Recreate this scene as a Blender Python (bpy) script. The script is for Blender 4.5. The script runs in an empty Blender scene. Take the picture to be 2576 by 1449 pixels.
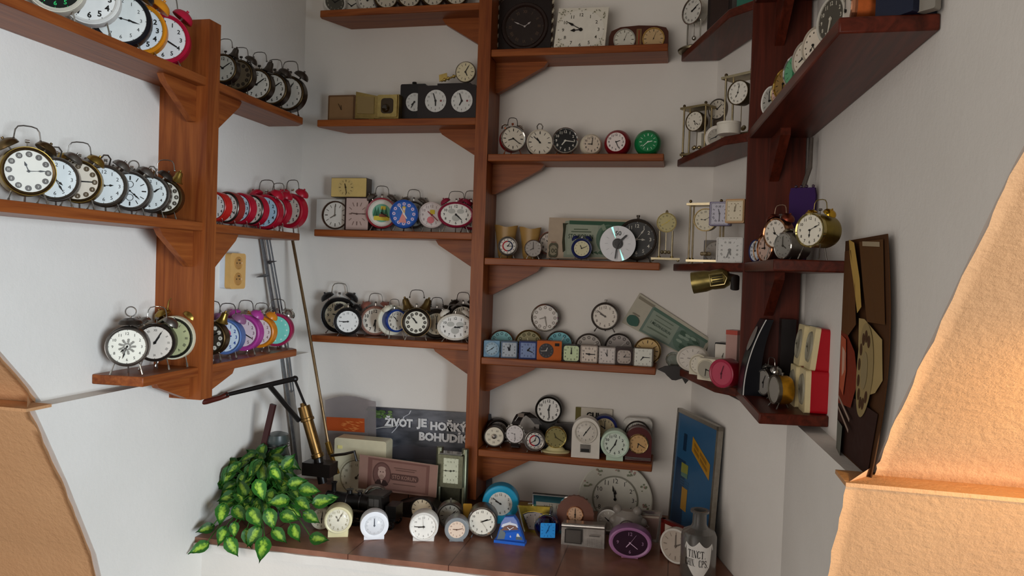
import bpy, math, random
from mathutils import Vector, Matrix
random.seed(7)
SC=bpy.context.scene; COL=SC.collection
sin,cos,pi,rad=math.sin,math.cos,math.pi,math.radians
# ---------------------------------------------------------------- camera
FPX,YAW,PIT,ROL=1847.4,-.223347,-.0224354,.03366303
FW=Vector((sin(YAW)*cos(PIT),cos(YAW)*cos(PIT),sin(PIT)))
_r=Vector((cos(YAW),-sin(YAW),0)); _u=_r.cross(FW)
RT=_r*cos(ROL)+_u*sin(ROL); UP=_u*cos(ROL)-_r*sin(ROL)
cam=bpy.data.cameras.new('camera'); cam.sensor_width=36; cam.lens=FPX*36/2576; cam.clip_start=.01
co=bpy.data.objects.new('camera',cam); COL.objects.link(co)
co.matrix_world=Matrix((( RT.x,UP.x,-FW.x,0),(RT.y,UP.y,-FW.y,0),(RT.z,UP.z,-FW.z,0),(0,0,0,1)))
SC.camera=co
def ray(x,y): return RT*((x-1288)/FPX)-UP*((y-724.5)/FPX)+FW
def meet(x,y,s):
    """where the sight line of a photo point meets a shelf-depth plane of the room"""
    d=ray(x,y)
    if s[0]=='P':
        (a,b),(c,e)=s[1],s[2]; n=Vector((e-b,a-c,0)); return d*(n.dot(Vector((a,b,0)))/n.dot(d))
    i='XYZ'.index(s[0]); return d*(s[1]/d[i])
# ---------------------------------------------------------------- materials
def lin(h): 
    h=h.lstrip('#'); o=[]
    for i in (0,2,4):
        c=int(h[i:i+2],16)/255; o.append(c/12.92 if c<=.04045 else ((c+.055)/1.055)**2.4)
    return (*o,1)
_M={}
def M(s):
    """'m:hex' metal  'c:hex' mirror metal  'p:hex' matte  'g:hex' clear plastic or glass  'hex' enamel or plastic"""
    if s in _M: return _M[s]
    k,h=s.split(':') if ':' in s else ('e',s)
    m=bpy.data.materials.new({'m':'metal ','c':'polished ','p':'matte ','e':'enamel ','g':'clear ','f':'frosted '}[k]+h); m.use_nodes=True
    nt=m.node_tree; b=nt.nodes['Principled BSDF']; L=nt.links
    tc=nt.nodes.new('ShaderNodeTexCoord'); nz=nt.nodes.new('ShaderNodeTexNoise'); L.new(tc.outputs['Object'],nz.inputs['Vector'])
    nz.inputs['Scale'].default_value=90 if k in 'mc' else 40; nz.inputs['Detail'].default_value=4
    mx=nt.nodes.new('ShaderNodeMix'); mx.data_type='RGBA'; c=lin(h)
    v=.28 if k=='m' else .10
    mx.inputs[6].default_value=tuple(x*(1-v) for x in c[:3])+(1,); mx.inputs[7].default_value=tuple(min(1,x*(1+v)) for x in c[:3])+(1,)
    L.new(nz.outputs['Fac'],mx.inputs[0]); L.new(mx.outputs[2],b.inputs['Base Color'])
    mr=nt.nodes.new('ShaderNodeMapRange'); L.new(nz.outputs['Fac'],mr.inputs['Value'])
    ro={'m':.34,'c':.13,'p':.8,'e':.33,'g':.04,'f':.4}[k]
    mr.inputs['To Min'].default_value=ro*.75; mr.inputs['To Max'].default_value=ro*1.25; L.new(mr.outputs[0],b.inputs['Roughness'])
    if k in 'ep': b.inputs['Specular IOR Level'].default_value=.3 if k=='e' else .15
    if k in 'mc': b.inputs['Metallic'].default_value=.9
    if k in 'gf':
        tr=nt.nodes.new('ShaderNodeBsdfTransparent'); tr.inputs[0].default_value=c
        gl=nt.nodes.new('ShaderNodeBsdfGlossy'); gl.inputs['Roughness'].default_value=.05 if k=='g' else .25
        fr=nt.nodes.new('ShaderNodeLayerWeight'); fr.inputs['Blend'].default_value=.25
        m1=nt.nodes.new('ShaderNodeMixShader'); L.new(fr.outputs['Facing'],m1.inputs[0]); L.new(tr.outputs[0],m1.inputs[1]); L.new(gl.outputs[0],m1.inputs[2])
        if k=='f':
            m2=nt.nodes.new('ShaderNodeMixShader'); m2.inputs[0].default_value=.45; L.new(m1.outputs[0],m2.inputs[1]); L.new(b.outputs[0],m2.inputs[2]); m1=m2
        L.new(m1.outputs[0],nt.nodes['Material Output'].inputs['Surface'])
    _M[s]=m; return m
def wood(name,a,b,ax,scale=1,rough=.36):
    m=bpy.data.materials.new(name); m.use_nodes=True; nt=m.node_tree; L=nt.links; p=nt.nodes['Principled BSDF']
    tc=nt.nodes.new('ShaderNodeTexCoord'); mp=nt.nodes.new('ShaderNodeMapping'); L.new(tc.outputs['Object'],mp.inputs[0])
    s=[26*scale]*3; s['XYZ'.index(ax)]=1.6*scale; mp.inputs['Scale'].default_value=s
    n1=nt.nodes.new('ShaderNodeTexNoise'); n1.inputs['Scale'].default_value=1.2; n1.inputs['Detail'].default_value=5; n1.inputs['Distortion'].default_value=1.6; L.new(mp.outputs[0],n1.inputs['Vector'])
    n2=nt.nodes.new('ShaderNodeTexNoise'); n2.inputs['Scale'].default_value=7; n2.inputs['Detail'].default_value=3; L.new(mp.outputs[0],n2.inputs['Vector'])
    ad=nt.nodes.new('ShaderNodeMath'); ad.operation='MULTIPLY_ADD'; L.new(n2.outputs['Fac'],ad.inputs[0]); ad.inputs[1].default_value=.35; L.new(n1.outputs['Fac'],ad.inputs[2])
    cr=nt.nodes.new('ShaderNodeValToRGB'); cr.color_ramp.elements[0].position=.45; cr.color_ramp.elements[1].position=.95
    cr.color_ramp.elements[0].color=lin(a); cr.color_ramp.elements[1].color=lin(b); L.new(ad.outputs[0],cr.inputs[0]); L.new(cr.outputs[0],p.inputs['Base Color'])
    bp=nt.nodes.new('ShaderNodeBump'); bp.inputs['Strength'].default_value=.12; bp.inputs['Distance'].default_value=.002; L.new(ad.outputs[0],bp.inputs['Height']); L.new(bp.outputs[0],p.inputs['Normal'])
    p.inputs['Roughness'].default_value=rough; p.inputs['Specular IOR Level'].default_value=.22; _M[name]=m; return m
def plaster(name,a,b,sc,bump,rough=.9):
    m=bpy.data.materials.new(name); m.use_nodes=True; nt=m.node_tree; L=nt.links; p=nt.nodes['Principled BSDF']
    tc=nt.nodes.new('ShaderNodeTexCoord'); n1=nt.nodes.new('ShaderNodeTexNoise'); n1.inputs['Scale'].default_value=sc*.08; n1.inputs['Detail'].default_value=6; L.new(tc.outputs['Object'],n1.inputs['Vector'])
    n2=nt.nodes.new('ShaderNodeTexNoise'); n2.inputs['Scale'].default_value=sc; n2.inputs['Detail'].default_value=8; n2.inputs['Roughness'].default_value=.65; L.new(tc.outputs['Object'],n2.inputs['Vector'])
    mx=nt.nodes.new('ShaderNodeMix'); mx.data_type='RGBA'; mx.inputs[6].default_value=lin(a); mx.inputs[7].default_value=lin(b); L.new(n1.outputs['Fac'],mx.inputs[0]); L.new(mx.outputs[2],p.inputs['Base Color'])
    bp=nt.nodes.new('ShaderNodeBump'); bp.inputs['Strength'].default_value=bump; bp.inputs['Distance'].default_value=.004; L.new(n2.outputs['Fac'],bp.inputs['Height']); L.new(bp.outputs[0],p.inputs['Normal'])
    p.inputs['Roughness'].default_value=rough; p.inputs['Specular IOR Level'].default_value=.1; _M[name]=m; return m
for ax in 'XYZ': wood('wood'+ax,'703517','9d5829',ax); wood('dark'+ax,'3a160c','65291a',ax)
WALL=plaster('white plaster','dbd6ce','e8e3dc',60,.25); OCH=plaster('ochre plaster','bd8d64','cb9d72',70,.8)
# ---------------------------------------------------------------- mesh builder
class B:
    def __init__(s): s.v=[];s.f=[];s.m=[];s.mats=[]
    def mi(s,mt):
        mt=M(mt) if isinstance(mt,str) else mt
        if mt not in s.mats: s.mats.append(mt)
        return s.mats.index(mt)
    def add(s,vs,fs,mt):
        n=len(s.v); i=s.mi(mt); s.v+= [tuple(v) for v in vs]
        for f in fs: s.f.append(tuple(n+a for a in f)); s.m.append(i)
    def box(s,a,b,mt):
        (x0,y0,z0),(x1,y1,z1)=a,b
        s.add([(x0,y0,z0),(x1,y0,z0),(x1,y1,z0),(x0,y1,z0),(x0,y0,z1),(x1,y0,z1),(x1,y1,z1),(x0,y1,z1)],
              [(3,2,1,0),(4,5,6,7),(0,1,5,4),(1,2,6,5),(2,3,7,6),(3,0,4,7)],mt)
    def prism(s,pts,axis,a,b,mt):
        """polygon extruded along an axis. axis 'y': pts are (x,z); 'z': (x,y); 'x': (y,z)"""
        P={'y':lambda p,t:(p[0],t,p[1]),'z':lambda p,t:(p[0],p[1],t),'x':lambda p,t:(t,p[0],p[1])}[axis]
        n=len(pts); A=sum(pts[i][0]*pts[(i+1)%n][1]-pts[(i+1)%n][0]*pts[i][1] for i in range(n))
        pts=pts if (A>0)==(axis!='y') else pts[::-1]
        a,b=min(a,b),max(a,b)
        vs=[P(p,a) for p in pts]+[P(p,b) for p in pts]
        fs=[tuple(range(n))[::-1],tuple(range(n,2*n))]+[(i,(i+1)%n,n+(i+1)%n,n+i) for i in range(n)]
        s.add(vs,fs,mt)
    def flat(s,pts,y,mt):
        n=len(pts); A=sum(pts[i][0]*pts[(i+1)%n][1]-pts[(i+1)%n][0]*pts[i][1] for i in range(n))
        s.add([(p[0],y,p[1]) for p in (pts if A>0 else pts[::-1])],[tuple(range(n))],mt)
    def lathe(s,prof,mt,c=(0,0,0),ax=(0,1,0),n=28,sx=1,sz=1):
        """prof [(radius, along axis)] turned round ax through c"""
        ax=Vector(ax).normalized(); ref=Vector((1,0,0)) if abs(ax.x)<.9 else Vector((0,0,1))
        e2=(ref-ax*ref.dot(ax)).normalized()*sx; e1=ax.cross(e2.normalized())*sz; c=Vector(c); vs=[];fs=[]; ri=[]
        for r,t in prof:
            if r<1e-6: ri.append((len(vs),1)); vs.append(c+ax*t)
            else: 
                ri.append((len(vs),n)); vs+=[c+ax*t+e2*(r*cos(2*pi*k/n))+e1*(r*sin(2*pi*k/n)) for k in range(n)]
        for (a,na),(b,nb) in zip(ri,ri[1:]):
            for k in range(n):
                k2=(k+1)%n
                if na>1 and nb>1: fs.append((a+k,a+k2,b+k2,b+k))
                elif na>1: fs.append((a+k,a+k2,b))
                elif nb>1: fs.append((a,b+k2,b+k))
        s.add(vs,fs,mt)
    def ball(s,c,r,mt,n=16): s.lathe([(0 if i in(0,8) else r*sin(pi*i/8),-r*cos(pi*i/8)) for i in range(9)],mt,c,(0,0,1),n)
    def tube(s,pts,r,mt,n=8,closed=False):
        pts=[Vector(p) for p in pts]; m=len(pts); vs=[];fs=[]; rr=r if isinstance(r,(list,tuple)) else [r]*m; prev=None
        for i,p in enumerate(pts):
            if closed: t=pts[(i+1)%m]-pts[i-1]
            else: t=pts[min(i+1,m-1)]-pts[max(i-1,0)]
            t.normalize()
            if prev is None: a=t.orthogonal().normalized()
            else: a=(prev-t*prev.dot(t)); a=a.normalized() if a.length>1e-6 else t.orthogonal().normalized()
            prev=a; b=t.cross(a)
            vs+=[p+(a*cos(2*pi*k/n)+b*sin(2*pi*k/n))*rr[i] for k in range(n)]
        for i in range(m if closed else m-1):
            j=(i+1)%m
            for k in range(n): fs.append((i*n+k,i*n+(k+1)%n,j*n+(k+1)%n,j*n+k))
        if not closed: fs+= [tuple(range(n))[::-1],tuple(range((m-1)*n,m*n))]
        s.add(vs,fs,mt)
    def text(s,st,x,z,h,mt,y=0,rot=0,wide=1,bold=0,font=None):
        V,F,w,hh=glyph(st,bold); k=h/hh; c,q=cos(rot),sin(rot)
        s.add([(x+(a*k*wide)*c-(b*k)*q,y,z+(a*k*wide)*q+(b*k)*c) for a,b in V],F,mt)
        return w*k*wide
    def build(s,name,parent=None,ang=32):
        me=bpy.data.meshes.new(name); me.from_pydata(s.v,[],s.f); 
        for m in s.mats: me.materials.append(m)
        me.polygons.foreach_set('material_index',s.m); me.update(); me.shade_smooth(); me.set_sharp_from_angle(angle=rad(ang))
        o=bpy.data.objects.new(name,me); COL.objects.link(o)
        if parent: o.parent=parent
        return o
_G={}
def glyph(st,bold=0):
    if (st,bold) in _G: return _G[st,bold]
    cu=bpy.data.curves.new('lettering','FONT'); cu.body=st; cu.size=1; cu.align_x='CENTER'; cu.resolution_u=2; cu.offset=bold
    ob=bpy.data.objects.new('lettering',cu); me=bpy.data.meshes.new_from_object(ob)
    V=[(v.co.x,v.co.y) for v in me.vertices]; F=[tuple(p.vertices) for p in me.polygons]
    x0,x1=min(v[0] for v in V),max(v[0] for v in V); y0,y1=min(v[1] for v in V),max(v[1] for v in V)
    V=[(a-(x0+x1)/2,b-(y0+y1)/2) for a,b in V]
    hh=y1-y0
    bpy.data.objects.remove(ob); bpy.data.curves.remove(cu); bpy.data.meshes.remove(me)
    _G[st,bold]=(V,F,x1-x0,hh); return _G[st,bold]
def tag(o,label=None,cat=None,group=None,kind=None):
    for k,v in (('label',label),('category',cat),('group',group),('kind',kind)):
        if v: o[k]=v
    return o
def T(name,label,cat,loc,rz=0,group=None,tilt=0,roll=0):
    o=bpy.data.objects.new(name,None); COL.objects.link(o); o.empty_display_size=.02
    o.location=loc; o.rotation_euler=(tilt,roll,rz); return tag(o,label,cat,group)
def rrect(w,h,r,n=4,cx=0,cz=0):
    r=min(r,w*.499,h*.499); out=[]
    for qx,qz,a0 in ((w-r,h-r,0),(-w+r,h-r,90),(-w+r,-h+r,180),(w-r,-h+r,270)):
        out+=[(cx+qx+r*cos(rad(a0+90*i/n)),cz+qz+r*sin(rad(a0+90*i/n))) for i in range(n+1)]
    return out
def circ(r,n=36,sx=1,sz=1,cx=0,cz=0,a0=0,a1=360): return [(cx+r*sx*cos(rad(a0+(a1-a0)*i/n)),cz+r*sz*sin(rad(a0+(a1-a0)*i/n))) for i in range(n+(a1-a0<360))]
def ring(b,r0,r1,y,mt,cx=0,cz=0,n=36,a0=0,a1=360,sx=1,sz=1):
    for i in range(n):
        p=[rad(a0+(a1-a0)*j/n) for j in (i,i+1)]
        b.flat([(cx+r*sx*cos(t),cz+r*sz*sin(t)) for r,t in ((r0,p[0]),(r1,p[0]),(r1,p[1]),(r0,p[1]))],y,mt)
# ---------------------------------------------------------------- clocks
ROM=['XII','I','II','III','IIII','V','VI','VII','VIII','IX','X','XI']
def face(b,r,num,dc,ink,sx=1,sz=1,cz=0,cx=0,bold=.012,square=0,nr=.76,ns=.2,y=0):
    if square: b.flat(rrect(r*sx,r*sz,square*r,cx=cx,cz=cz),y,dc)
    else: b.flat(circ(r,40,sx,sz,cx,cz),y,dc)
    y1=y-max(.0004,.012*r)
    def at(k,q):
        t=rad(90-30*k); px,pz=cos(t),sin(t)
        if square:
            s=1/max(abs(px),abs(pz)); s=min(s,1.18); px*=s;pz*=s
        return cx+r*sx*q*px,cz+r*sz*q*pz,t
    for k in range(12):
        x,z,t=at(k,nr)
        if num in('ar','ar4','arx'):
            if num=='ar' or (num=='ar4' and k%3==0) or num=='arx': b.text(str(k or 12),x,z,r*ns,ink,y1,bold=bold)
            else: b.flat(circ(r*.045,8,cx=x,cz=z),y1,ink)
        elif num=='rom':
            b.text(ROM[k],x,z,r*ns,ink,y1,rot=t-pi/2,wide=.8,bold=bold)
        elif num=='tick':
            w=.022 if k%3 else .038; q0,q1=nr-.12,nr+.12
            a=at(k,q0);c=at(k,q1); px,pz=-sin(t)*w*r,cos(t)*w*r
            b.flat([(a[0]-px,a[1]-pz),(c[0]-px,c[1]-pz),(c[0]+px,c[1]+pz),(a[0]+px,a[1]+pz)],y1,ink)
        elif num=='dot': b.flat(circ(r*.06,10,cx=x,cz=z),y1,ink)
        elif num=='disc':
            b.flat(circ(r*.14,14,cx=x,cz=z),y1,ink); b.text(ROM[k] if k%2 else str(k or 12),x,z,r*.12,dc,y1*1.0-.0006,wide=.7)
        elif num=='ringdot':
            ring(b,r*.06,r*.13,y1,ink,x,z,10)
        if num in('ar','rom','arx'):
            a=at(k,.93);c=at(k,.99); w=.012*r; px,pz=-sin(t)*w,cos(t)*w
            b.flat([(a[0]-px,a[1]-pz),(c[0]-px,c[1]-pz),(c[0]+px,c[1]+pz),(a[0]+px,a[1]+pz)],y1,ink)
    if num=='t60':
        for k,s in enumerate(('0','60','50','40','30','20','10')):
            t=rad(112-360/7*k); b.text(s,cx+r*.64*cos(t),cz+r*.64*sin(t),r*.2,ink,y1)
def hand(ang,l,w,y,mt,style,cz=0,cx=0,sx=1):
    b=B(); t=rad(90-ang); ux,uz=cos(t),sin(t); px,pz=-uz,ux
    def q(a,c): return (cx+(ux*a+px*c)*sx,cz+uz*a+pz*c)
    if style=='spade': pts=[q(-.12*l,-w*.6),q(.5*l,-w*.4),q(.62*l,-w*1.6),q(.75*l,-w*1.1),q(l,0),q(.75*l,w*1.1),q(.62*l,w*1.6),q(.5*l,w*.4),q(-.12*l,w*.6)]
    elif style=='line': pts=[q(-.2*l,-w*.5),q(l,-w*.25),q(l,w*.25),q(-.2*l,w*.5)]
    else: pts=[q(-.16*l,-w*.6),q(.1*l,-w),q(.9*l,-w*.8),q(l,0),q(.9*l,w*.8),q(.1*l,w),q(-.16*l,w*.6)]
    b.prism(pts,'y',y-.0005,y,mt); b.lathe([(w*1.7,y),(w*1.7,y-.0012),(0,y-.0012)],mt,(cx,0,cz),n=10); return b
def hands(o,r,tm,col,st='baton',cz=0,cx=0,w=.05,y=None,sec=None,sx=1):
    y=-max(.0011,.035*r) if y is None else y
    h,m=tm; hand((h%12+m/60)*30,r*.48,r*w,y,col,st,cz,cx,sx).build('hour_hand',o); hand(m*6,r*.74,r*w*.75,y-.0014,col,st,cz,cx,sx).build('minute_hand',o)
    if sec: hand(sec[0],r*.78,r*.018,y-.003,sec[1],'line',cz,cx,sx).build('second_hand',o)
GRP=''
def spot(sf,Zs,cx,cy,rp,dl,k):
    """dial centre, dial radius and turn of a clock standing on the shelf at height Zs"""
    if sf[0]=='S': b=meet(cx,k['by'],('Z',Zs)); c=meet(cx,cy,('Y',b.y))
    else: c=meet(cx,cy,sf)
    r=rp*c.dot(FW)/FPX
    return c,r,math.atan2(-c.x,c.y)-rad(dl)
def clock(label,sf,Zs,cx,cy,rp,dl=0,case='3a3a3a',dial='e8e2d2',ink='22201e',bz=None,num='ar',t=(10,9),hc='1c1a18',hs='baton',hw=.05,rim=1.16,d=None,sx=1,
          bells=None,bst='dome',ba=34,bsz=.5,handle=None,hh=1,ring_=None,loop=None,stem=None,dome=None,legs='c:b8b4ac',base=None,box=None,ball=None,gl=0,by=None,
          name='alarm_clock',cat='clock',group=None,tilt=0,roll=0,nr=.76,ns=.225,bold=.018,sq=0,flange=None,pic=None,sec=None,foot=None,arch=0,cush=0,seat=None,bw=1.1):
    k=dict(by=by); c,r,th=spot(sf,Zs,cx,cy,rp,dl,k); R=r*rim; sz=1
    if Zs is None: Zs=c.z-R-(.1*r if legs else 0)
    d=d or min(.85*r,.042)
    if box: h=box[1]*r+(box[3] if len(box)>3 else 0)*r
    else:
        h=c.z-Zs
        if h<R*1.0 or (h>R*1.9 and not base): h=R*1.0+(.12*r if legs else .0)
        if base is None and not legs and foot is None: h=R
    if seat is not None: h=h
    o=T(name,label,cat,(c.x,c.y,Zs),th,group or GRP,rad(-tilt),rad(roll))
    b=B()
    if box:
        W,H=box[0]*r,box[1]*r; ox=(box[2] if len(box)>2 else 0)*r; oz=(box[3] if len(box)>3 else 0)*r; zc=H
        pts=rrect(W,H,(cush or .12)*r,5,ox,zc)
        if arch: pts=[(-W+ox,0),(W+ox,0),(W+ox,2*H-W)]+circ(W,16,cx=ox,cz=2*H-W,a0=0,a1=180)[1:-1]+[(-W+ox,2*H-W)]
        b.prism(pts,'y',.001,d,case)
        h=zc+oz; 
        if sq: ring_pts=None
    elif ball: b.lathe([(r*.98,0)]+[(R*sin(a),-R*cos(a)+R*cos(math.asin(min(.99,r/R)))) for a in [math.asin(min(.99,r/R))+(pi-.25-math.asin(min(.99,r/R)))*i/12 for i in range(13)]]+[(0,R*.97+R*cos(math.asin(min(.99,r/R))))],case,(0,0,h),n=32)
    else:
        b.lathe([(r*.96,.0),(R*.985,-.05*r),(R,.06*r),(R,d*.82),(R*.9,d),(0,d)],case,(0,0,h),n=36,sx=sx)
    if base:
        bwid,bc=base; hb=max(.012,h-R*.82)
        if bwid<0: b.lathe([(0,0),(-bwid*r,0),(-bwid*r,.12*r),(-bwid*r*.7,.22*r),(r*.5,hb+.1*r)],bc,(0,d*.5,0),(0,0,1),n=28,sz=.6)
        else: b.box((-bwid*r,.002,0),(bwid*r,d,hb+R*.2),bc)
    if flange: b.lathe([(R,d*.72),(R*1.32,d*.74),(R*1.36,d*.86),(R*1.3,d),(0,d)],flange,(0,0,h),n=36)
    b.build('case',o)
    if bz or not (ball or box or arch):
        b=B(); w=bw*r
        if sq: 
            for g in (0,):
                p0,p1=rrect(r*sx,r,sq*r),rrect(r*sx+r*(bw-1),r+r*(bw-1),sq*r+r*(bw-1)); n=len(p0)
                for i in range(n):
                    j=(i+1)%n; b.flat([(p0[i][0],p0[i][1]+h),(p1[i][0],p1[i][1]+h),(p1[j][0],p1[j][1]+h),(p0[j][0],p0[j][1]+h)],-.08*r,bz or case)
                    b.add([(p1[i][0],-.08*r,p1[i][1]+h),(p1[j][0],-.08*r,p1[j][1]+h),(p1[j][0],.002,p1[j][1]+h),(p1[i][0],.002,p1[i][1]+h)],[(3,2,1,0)],bz or case)
                    b.add([(p0[i][0],-.08*r,p0[i][1]+h),(p0[j][0],-.08*r,p0[j][1]+h),(p0[j][0],.002,p0[j][1]+h),(p0[i][0],.002,p0[i][1]+h)],[(0,1,2,3)],bz or case)
        else: b.lathe([(r*.97,.004),(r*.97,-.07*r),(r*(1+bw)/2,-.12*r),(w,-.07*r),(w,.006)],bz or case,(0,0,h),n=36,sx=sx)
        b.build('bezel',o)
    b=B(); face(b,r*.985,num,dial,ink,sx=sx,cz=h,square=sq,nr=nr,ns=ns,bold=bold,y=-.0006)
    if pic: pic(b,r,h,-max(.0010,.012*r)-.0006)
    b.build('dial',o)
    if t: hands(o,r,t,hc,hs,h,w=hw,sec=sec)
    if gl:
        b=B(); b.lathe([(r*.97,-.05*r),(r*.85,-.05*r-.13*r*gl),(r*.6,-.05*r-.24*r*gl),(r*.3,-.05*r-.3*r*gl),(0,-.05*r-.32*r*gl)],'g:ffffff',(0,0,h),n=28,sx=sx); b.build('crystal',o)
    top=h+R; ym=d*.5
    if bells:
        for s in (-1,1):
            a=rad(ba)*s; ux,uz=sin(a),cos(a); q=bsz*r; b=B(); e=1+ (sx-1)*.7
            if bst=='dome':
                p0=R*1.03+.1*r; c0=(ux*p0*e,ym,h+uz*p0)
                b.lathe([(0,.0),(q*.96,0),(q,.06*q),(q*.93,.35*q),(q*.7,.62*q),(q*.35,.78*q),(.12*q,.82*q),(.12*q,1.0*q),(0,1.02*q)],bells,c0,(ux,0,uz),n=22)
                b.tube([(ux*R*.97*e,ym,h+uz*R*.97),c0],.05*r,legs or bells,6)
            else:
                p0=R*1.0; ux2=sin(a*.55); uz2=cos(a*.55); c0=(ux*p0*e,ym,h+uz*p0+.04*r)
                b.lathe([(0,0),(q*.8,0),(q*.84,.08*q),(q*.66,.3*q),(q*.5,.7*q),(q*.46,1.1*q),(q*.36,1.4*q),(q*.15,1.5*q),(q*.12,1.7*q),(0,1.72*q)],bells,c0,(ux2,0,uz2),n=18)
                b.tube([(ux*R*.95*e,ym,h+uz*R*.95),c0],.05*r,legs or bells,6)
            b.build('bell',o)
        b=B(); b.tube([(0,ym,h+R*.9),(0,ym,top+.25*r)],.03*r,legs or bells,6); b.lathe([(0,-.09*r),(.08*r,-.09*r),(.08*r,.09*r),(0,.09*r)],legs or bells,(0,ym,top+.27*r),(1,0,0),n=10); b.build('hammer',o)
    if handle:
        b=B(); e=1+(sx-1)*.7; tz=h+(R+(.55 if bst=='dome' else .85)*r*(bsz/.5))*(.93); wx=.52*r*e*(bsz/.5)**.5; H=.55*r*hh
        b.tube([(-wx*1.05,ym,tz-.12*r),(-wx,ym,tz+.1*r),(-wx*.93,ym,tz+H*.6),(-wx*.72,ym,tz+H*.9),(-wx*.3,ym,tz+H),(wx*.3,ym,tz+H),(wx*.72,ym,tz+H*.9),(wx*.93,ym,tz+H*.6),(wx,ym,tz+.1*r),(wx*1.05,ym,tz-.12*r)],.032*r,handle,8)
        for s in (-1,1): b.ball((s*wx*1.05,ym,tz-.1*r),.07*r,handle,8)
        b.build('handle',o)
    if dome:
        b=B(); b.lathe([(0,.05*r),(.62*r,.05*r),(.64*r,.12*r),(.55*r,.3*r),(.3*r,.42*r),(0,.46*r)],dome,(.1*r,ym,top+.02*r),(0,0,1),n=22)
        b.tube([(.1*r,ym,top-.1*r),(.1*r,ym,top+.1*r)],.06*r,dome,8); b.build('bell',o); top+=.44*r
    if stem: b=B(); b.lathe([(.07*r,-.05*r),(.07*r,.12*r),(.1*r,.12*r),(.1*r,.22*r),(0,.24*r)],stem,(0,ym,top),(0,0,1),n=10); b.build('stem',o)
    if ring_:
        b=B(); q=.28*r; b.tube([(.1*r,ym,top-.05*r),(.1*r,ym,top+.12*r)],.05*r,ring_,6); b.tube([(.1*r+q*cos(2*pi*i/18),ym,top+.1*r+q+q*sin(2*pi*i/18)) for i in range(18)],.035*r,ring_,6,True); b.build('carrying_ring',o)
    if loop:
        b=B(); b.tube([(-.16*r,ym,top-.05*r),(-.24*r,ym,top+.35*r),(-.1*r,ym,top+.55*r),(.1*r,ym,top+.55*r),(.24*r,ym,top+.35*r),(.16*r,ym,top-.05*r)],.045*r,loop,6); b.build('carrying_loop',o)
    if legs and not base and not box:
        for s in (-1,1):
            b=B(); p0=Vector((s*.55*R*sx,.15*d,h-.82*R)); p1=Vector((s*.72*R*sx,.02*d-.004,.0)); b.tube([p0,p0.lerp(p1,.6),p0.lerp(p1,.62),p1],[.035*r,.035*r,.06*r,.055*r],legs,7); b.build('leg',o)
        b=B(); b.tube([(0,d*.8,h-.92*R),(0,d*.95,0)],.05*r,legs,7); b.build('leg',o)
    return o
# ---------------------------------------------------------------- room shell
def struct(name,b,ang=32): return tag(b.build(name,None,ang),kind='structure')
YB=2.6; TOPZ=1.32; LED=-.34; SILL=-.83; FLOOR=-1.5
b=B(); b.box((-1.7,YB,FLOOR),(.5,YB+.12,TOPZ),WALL); struct('wall_back',b)
UPv=[(1.405,LED),(1.375,-.30),(1.285,-.20),(1.165,-.08),(1.01,.076),(.94,.143),(.80,.265),(.6,.40),(.35,.53)]
LOv=[(1.66,FLOOR),(1.60,-1.0),(1.525,-.74),(1.43,-.53),(1.335,LED)]
SU=[(y+.02,q) for y,q in UPv]; SL=[(y+.02,q) for y,q in LOv]
def reveal(b,y0,prof,top,xf,th):
    """side wall of the niche, cut along the springing curve of the vault"""
    P=[(y0,prof[0][1])]+prof+([(prof[-1][0],top)] if top else [])+[(y0,top or prof[-1][1])]
    n=len(P); b.add([(xf(y),y,q) for y,q in P]+[(xf(y)+th,y,q) for y,q in P],[tuple(range(n)),tuple(range(n,2*n))[::-1]]+[(i,n+i,n+(i+1)%n,(i+1)%n) for i in range(n)],WALL)
b=B(); reveal(b,YB,SU,TOPZ,lambda y:-1.442,-.1); reveal(b,YB,SL,None,lambda y:-1.39,-.15); struct('wall_left',b)
b=B(); b.prism([(.092,2.62),(.31,2.10),(.325,2.06),(.42,2.06),(.42,2.62)],'z',LED,TOPZ,WALL); b.prism([(.05,2.62),(.18,2.13),(.278,1.95),(.42,1.95),(.42,2.62)],'z',FLOOR,LED,WALL)
reveal(b,2.06,SU,TOPZ,lambda y:.325+(2.06-y)*.043,.1); reveal(b,1.95,SL,None,lambda y:.278+(1.95-y)*.0553,.12); struct('wall_right',b)
b=B(); b.box((-1.5,1.0,TOPZ),(.6,2.7,TOPZ+.1),WALL); struct('ceiling',b)
b=B(); b.box((-1.5,1.965,FLOOR),(.35,2.58,SILL-.034),WALL); struct('wall_front',b)
random.seed(3)
b=B(); n=40                                                     # cracked plaster nosing under the sill tiles
pts=[(-1.39+1.66*i/n,1.925+.055*i/n+random.uniform(-.003,.003)) for i in range(n+1)]
b.prism(pts+[(.27,2.2),(-1.39,2.2)],'z',SILL-.04,SILL-.0155,WALL); struct('trim_1',b)
b=B(); b.prism([(-1.389,1.93),(.245,1.985),(.178,2.13),(.052,2.598),(-1.389,2.598)],'z',SILL-.015,SILL,None or 'e:5b3527')
m=M('e:5b3527'); m.name='brown sill tiles'; nt=m.node_tree; P=nt.nodes['Principled BSDF']
tc=nt.nodes.new('ShaderNodeTexCoord'); br=nt.nodes.new('ShaderNodeTexBrick'); nt.links.new(tc.outputs['Object'],br.inputs['Vector'])
br.offset=0; br.inputs['Scale'].default_value=1; br.inputs['Brick Width'].default_value=.3; br.inputs['Row Height'].default_value=.9; br.inputs['Mortar Size'].default_value=.0016
nz=nt.nodes.new('ShaderNodeTexNoise'); nz.inputs['Scale'].default_value=9; nz.inputs['Detail'].default_value=5; nt.links.new(tc.outputs['Object'],nz.inputs['Vector'])
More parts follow.
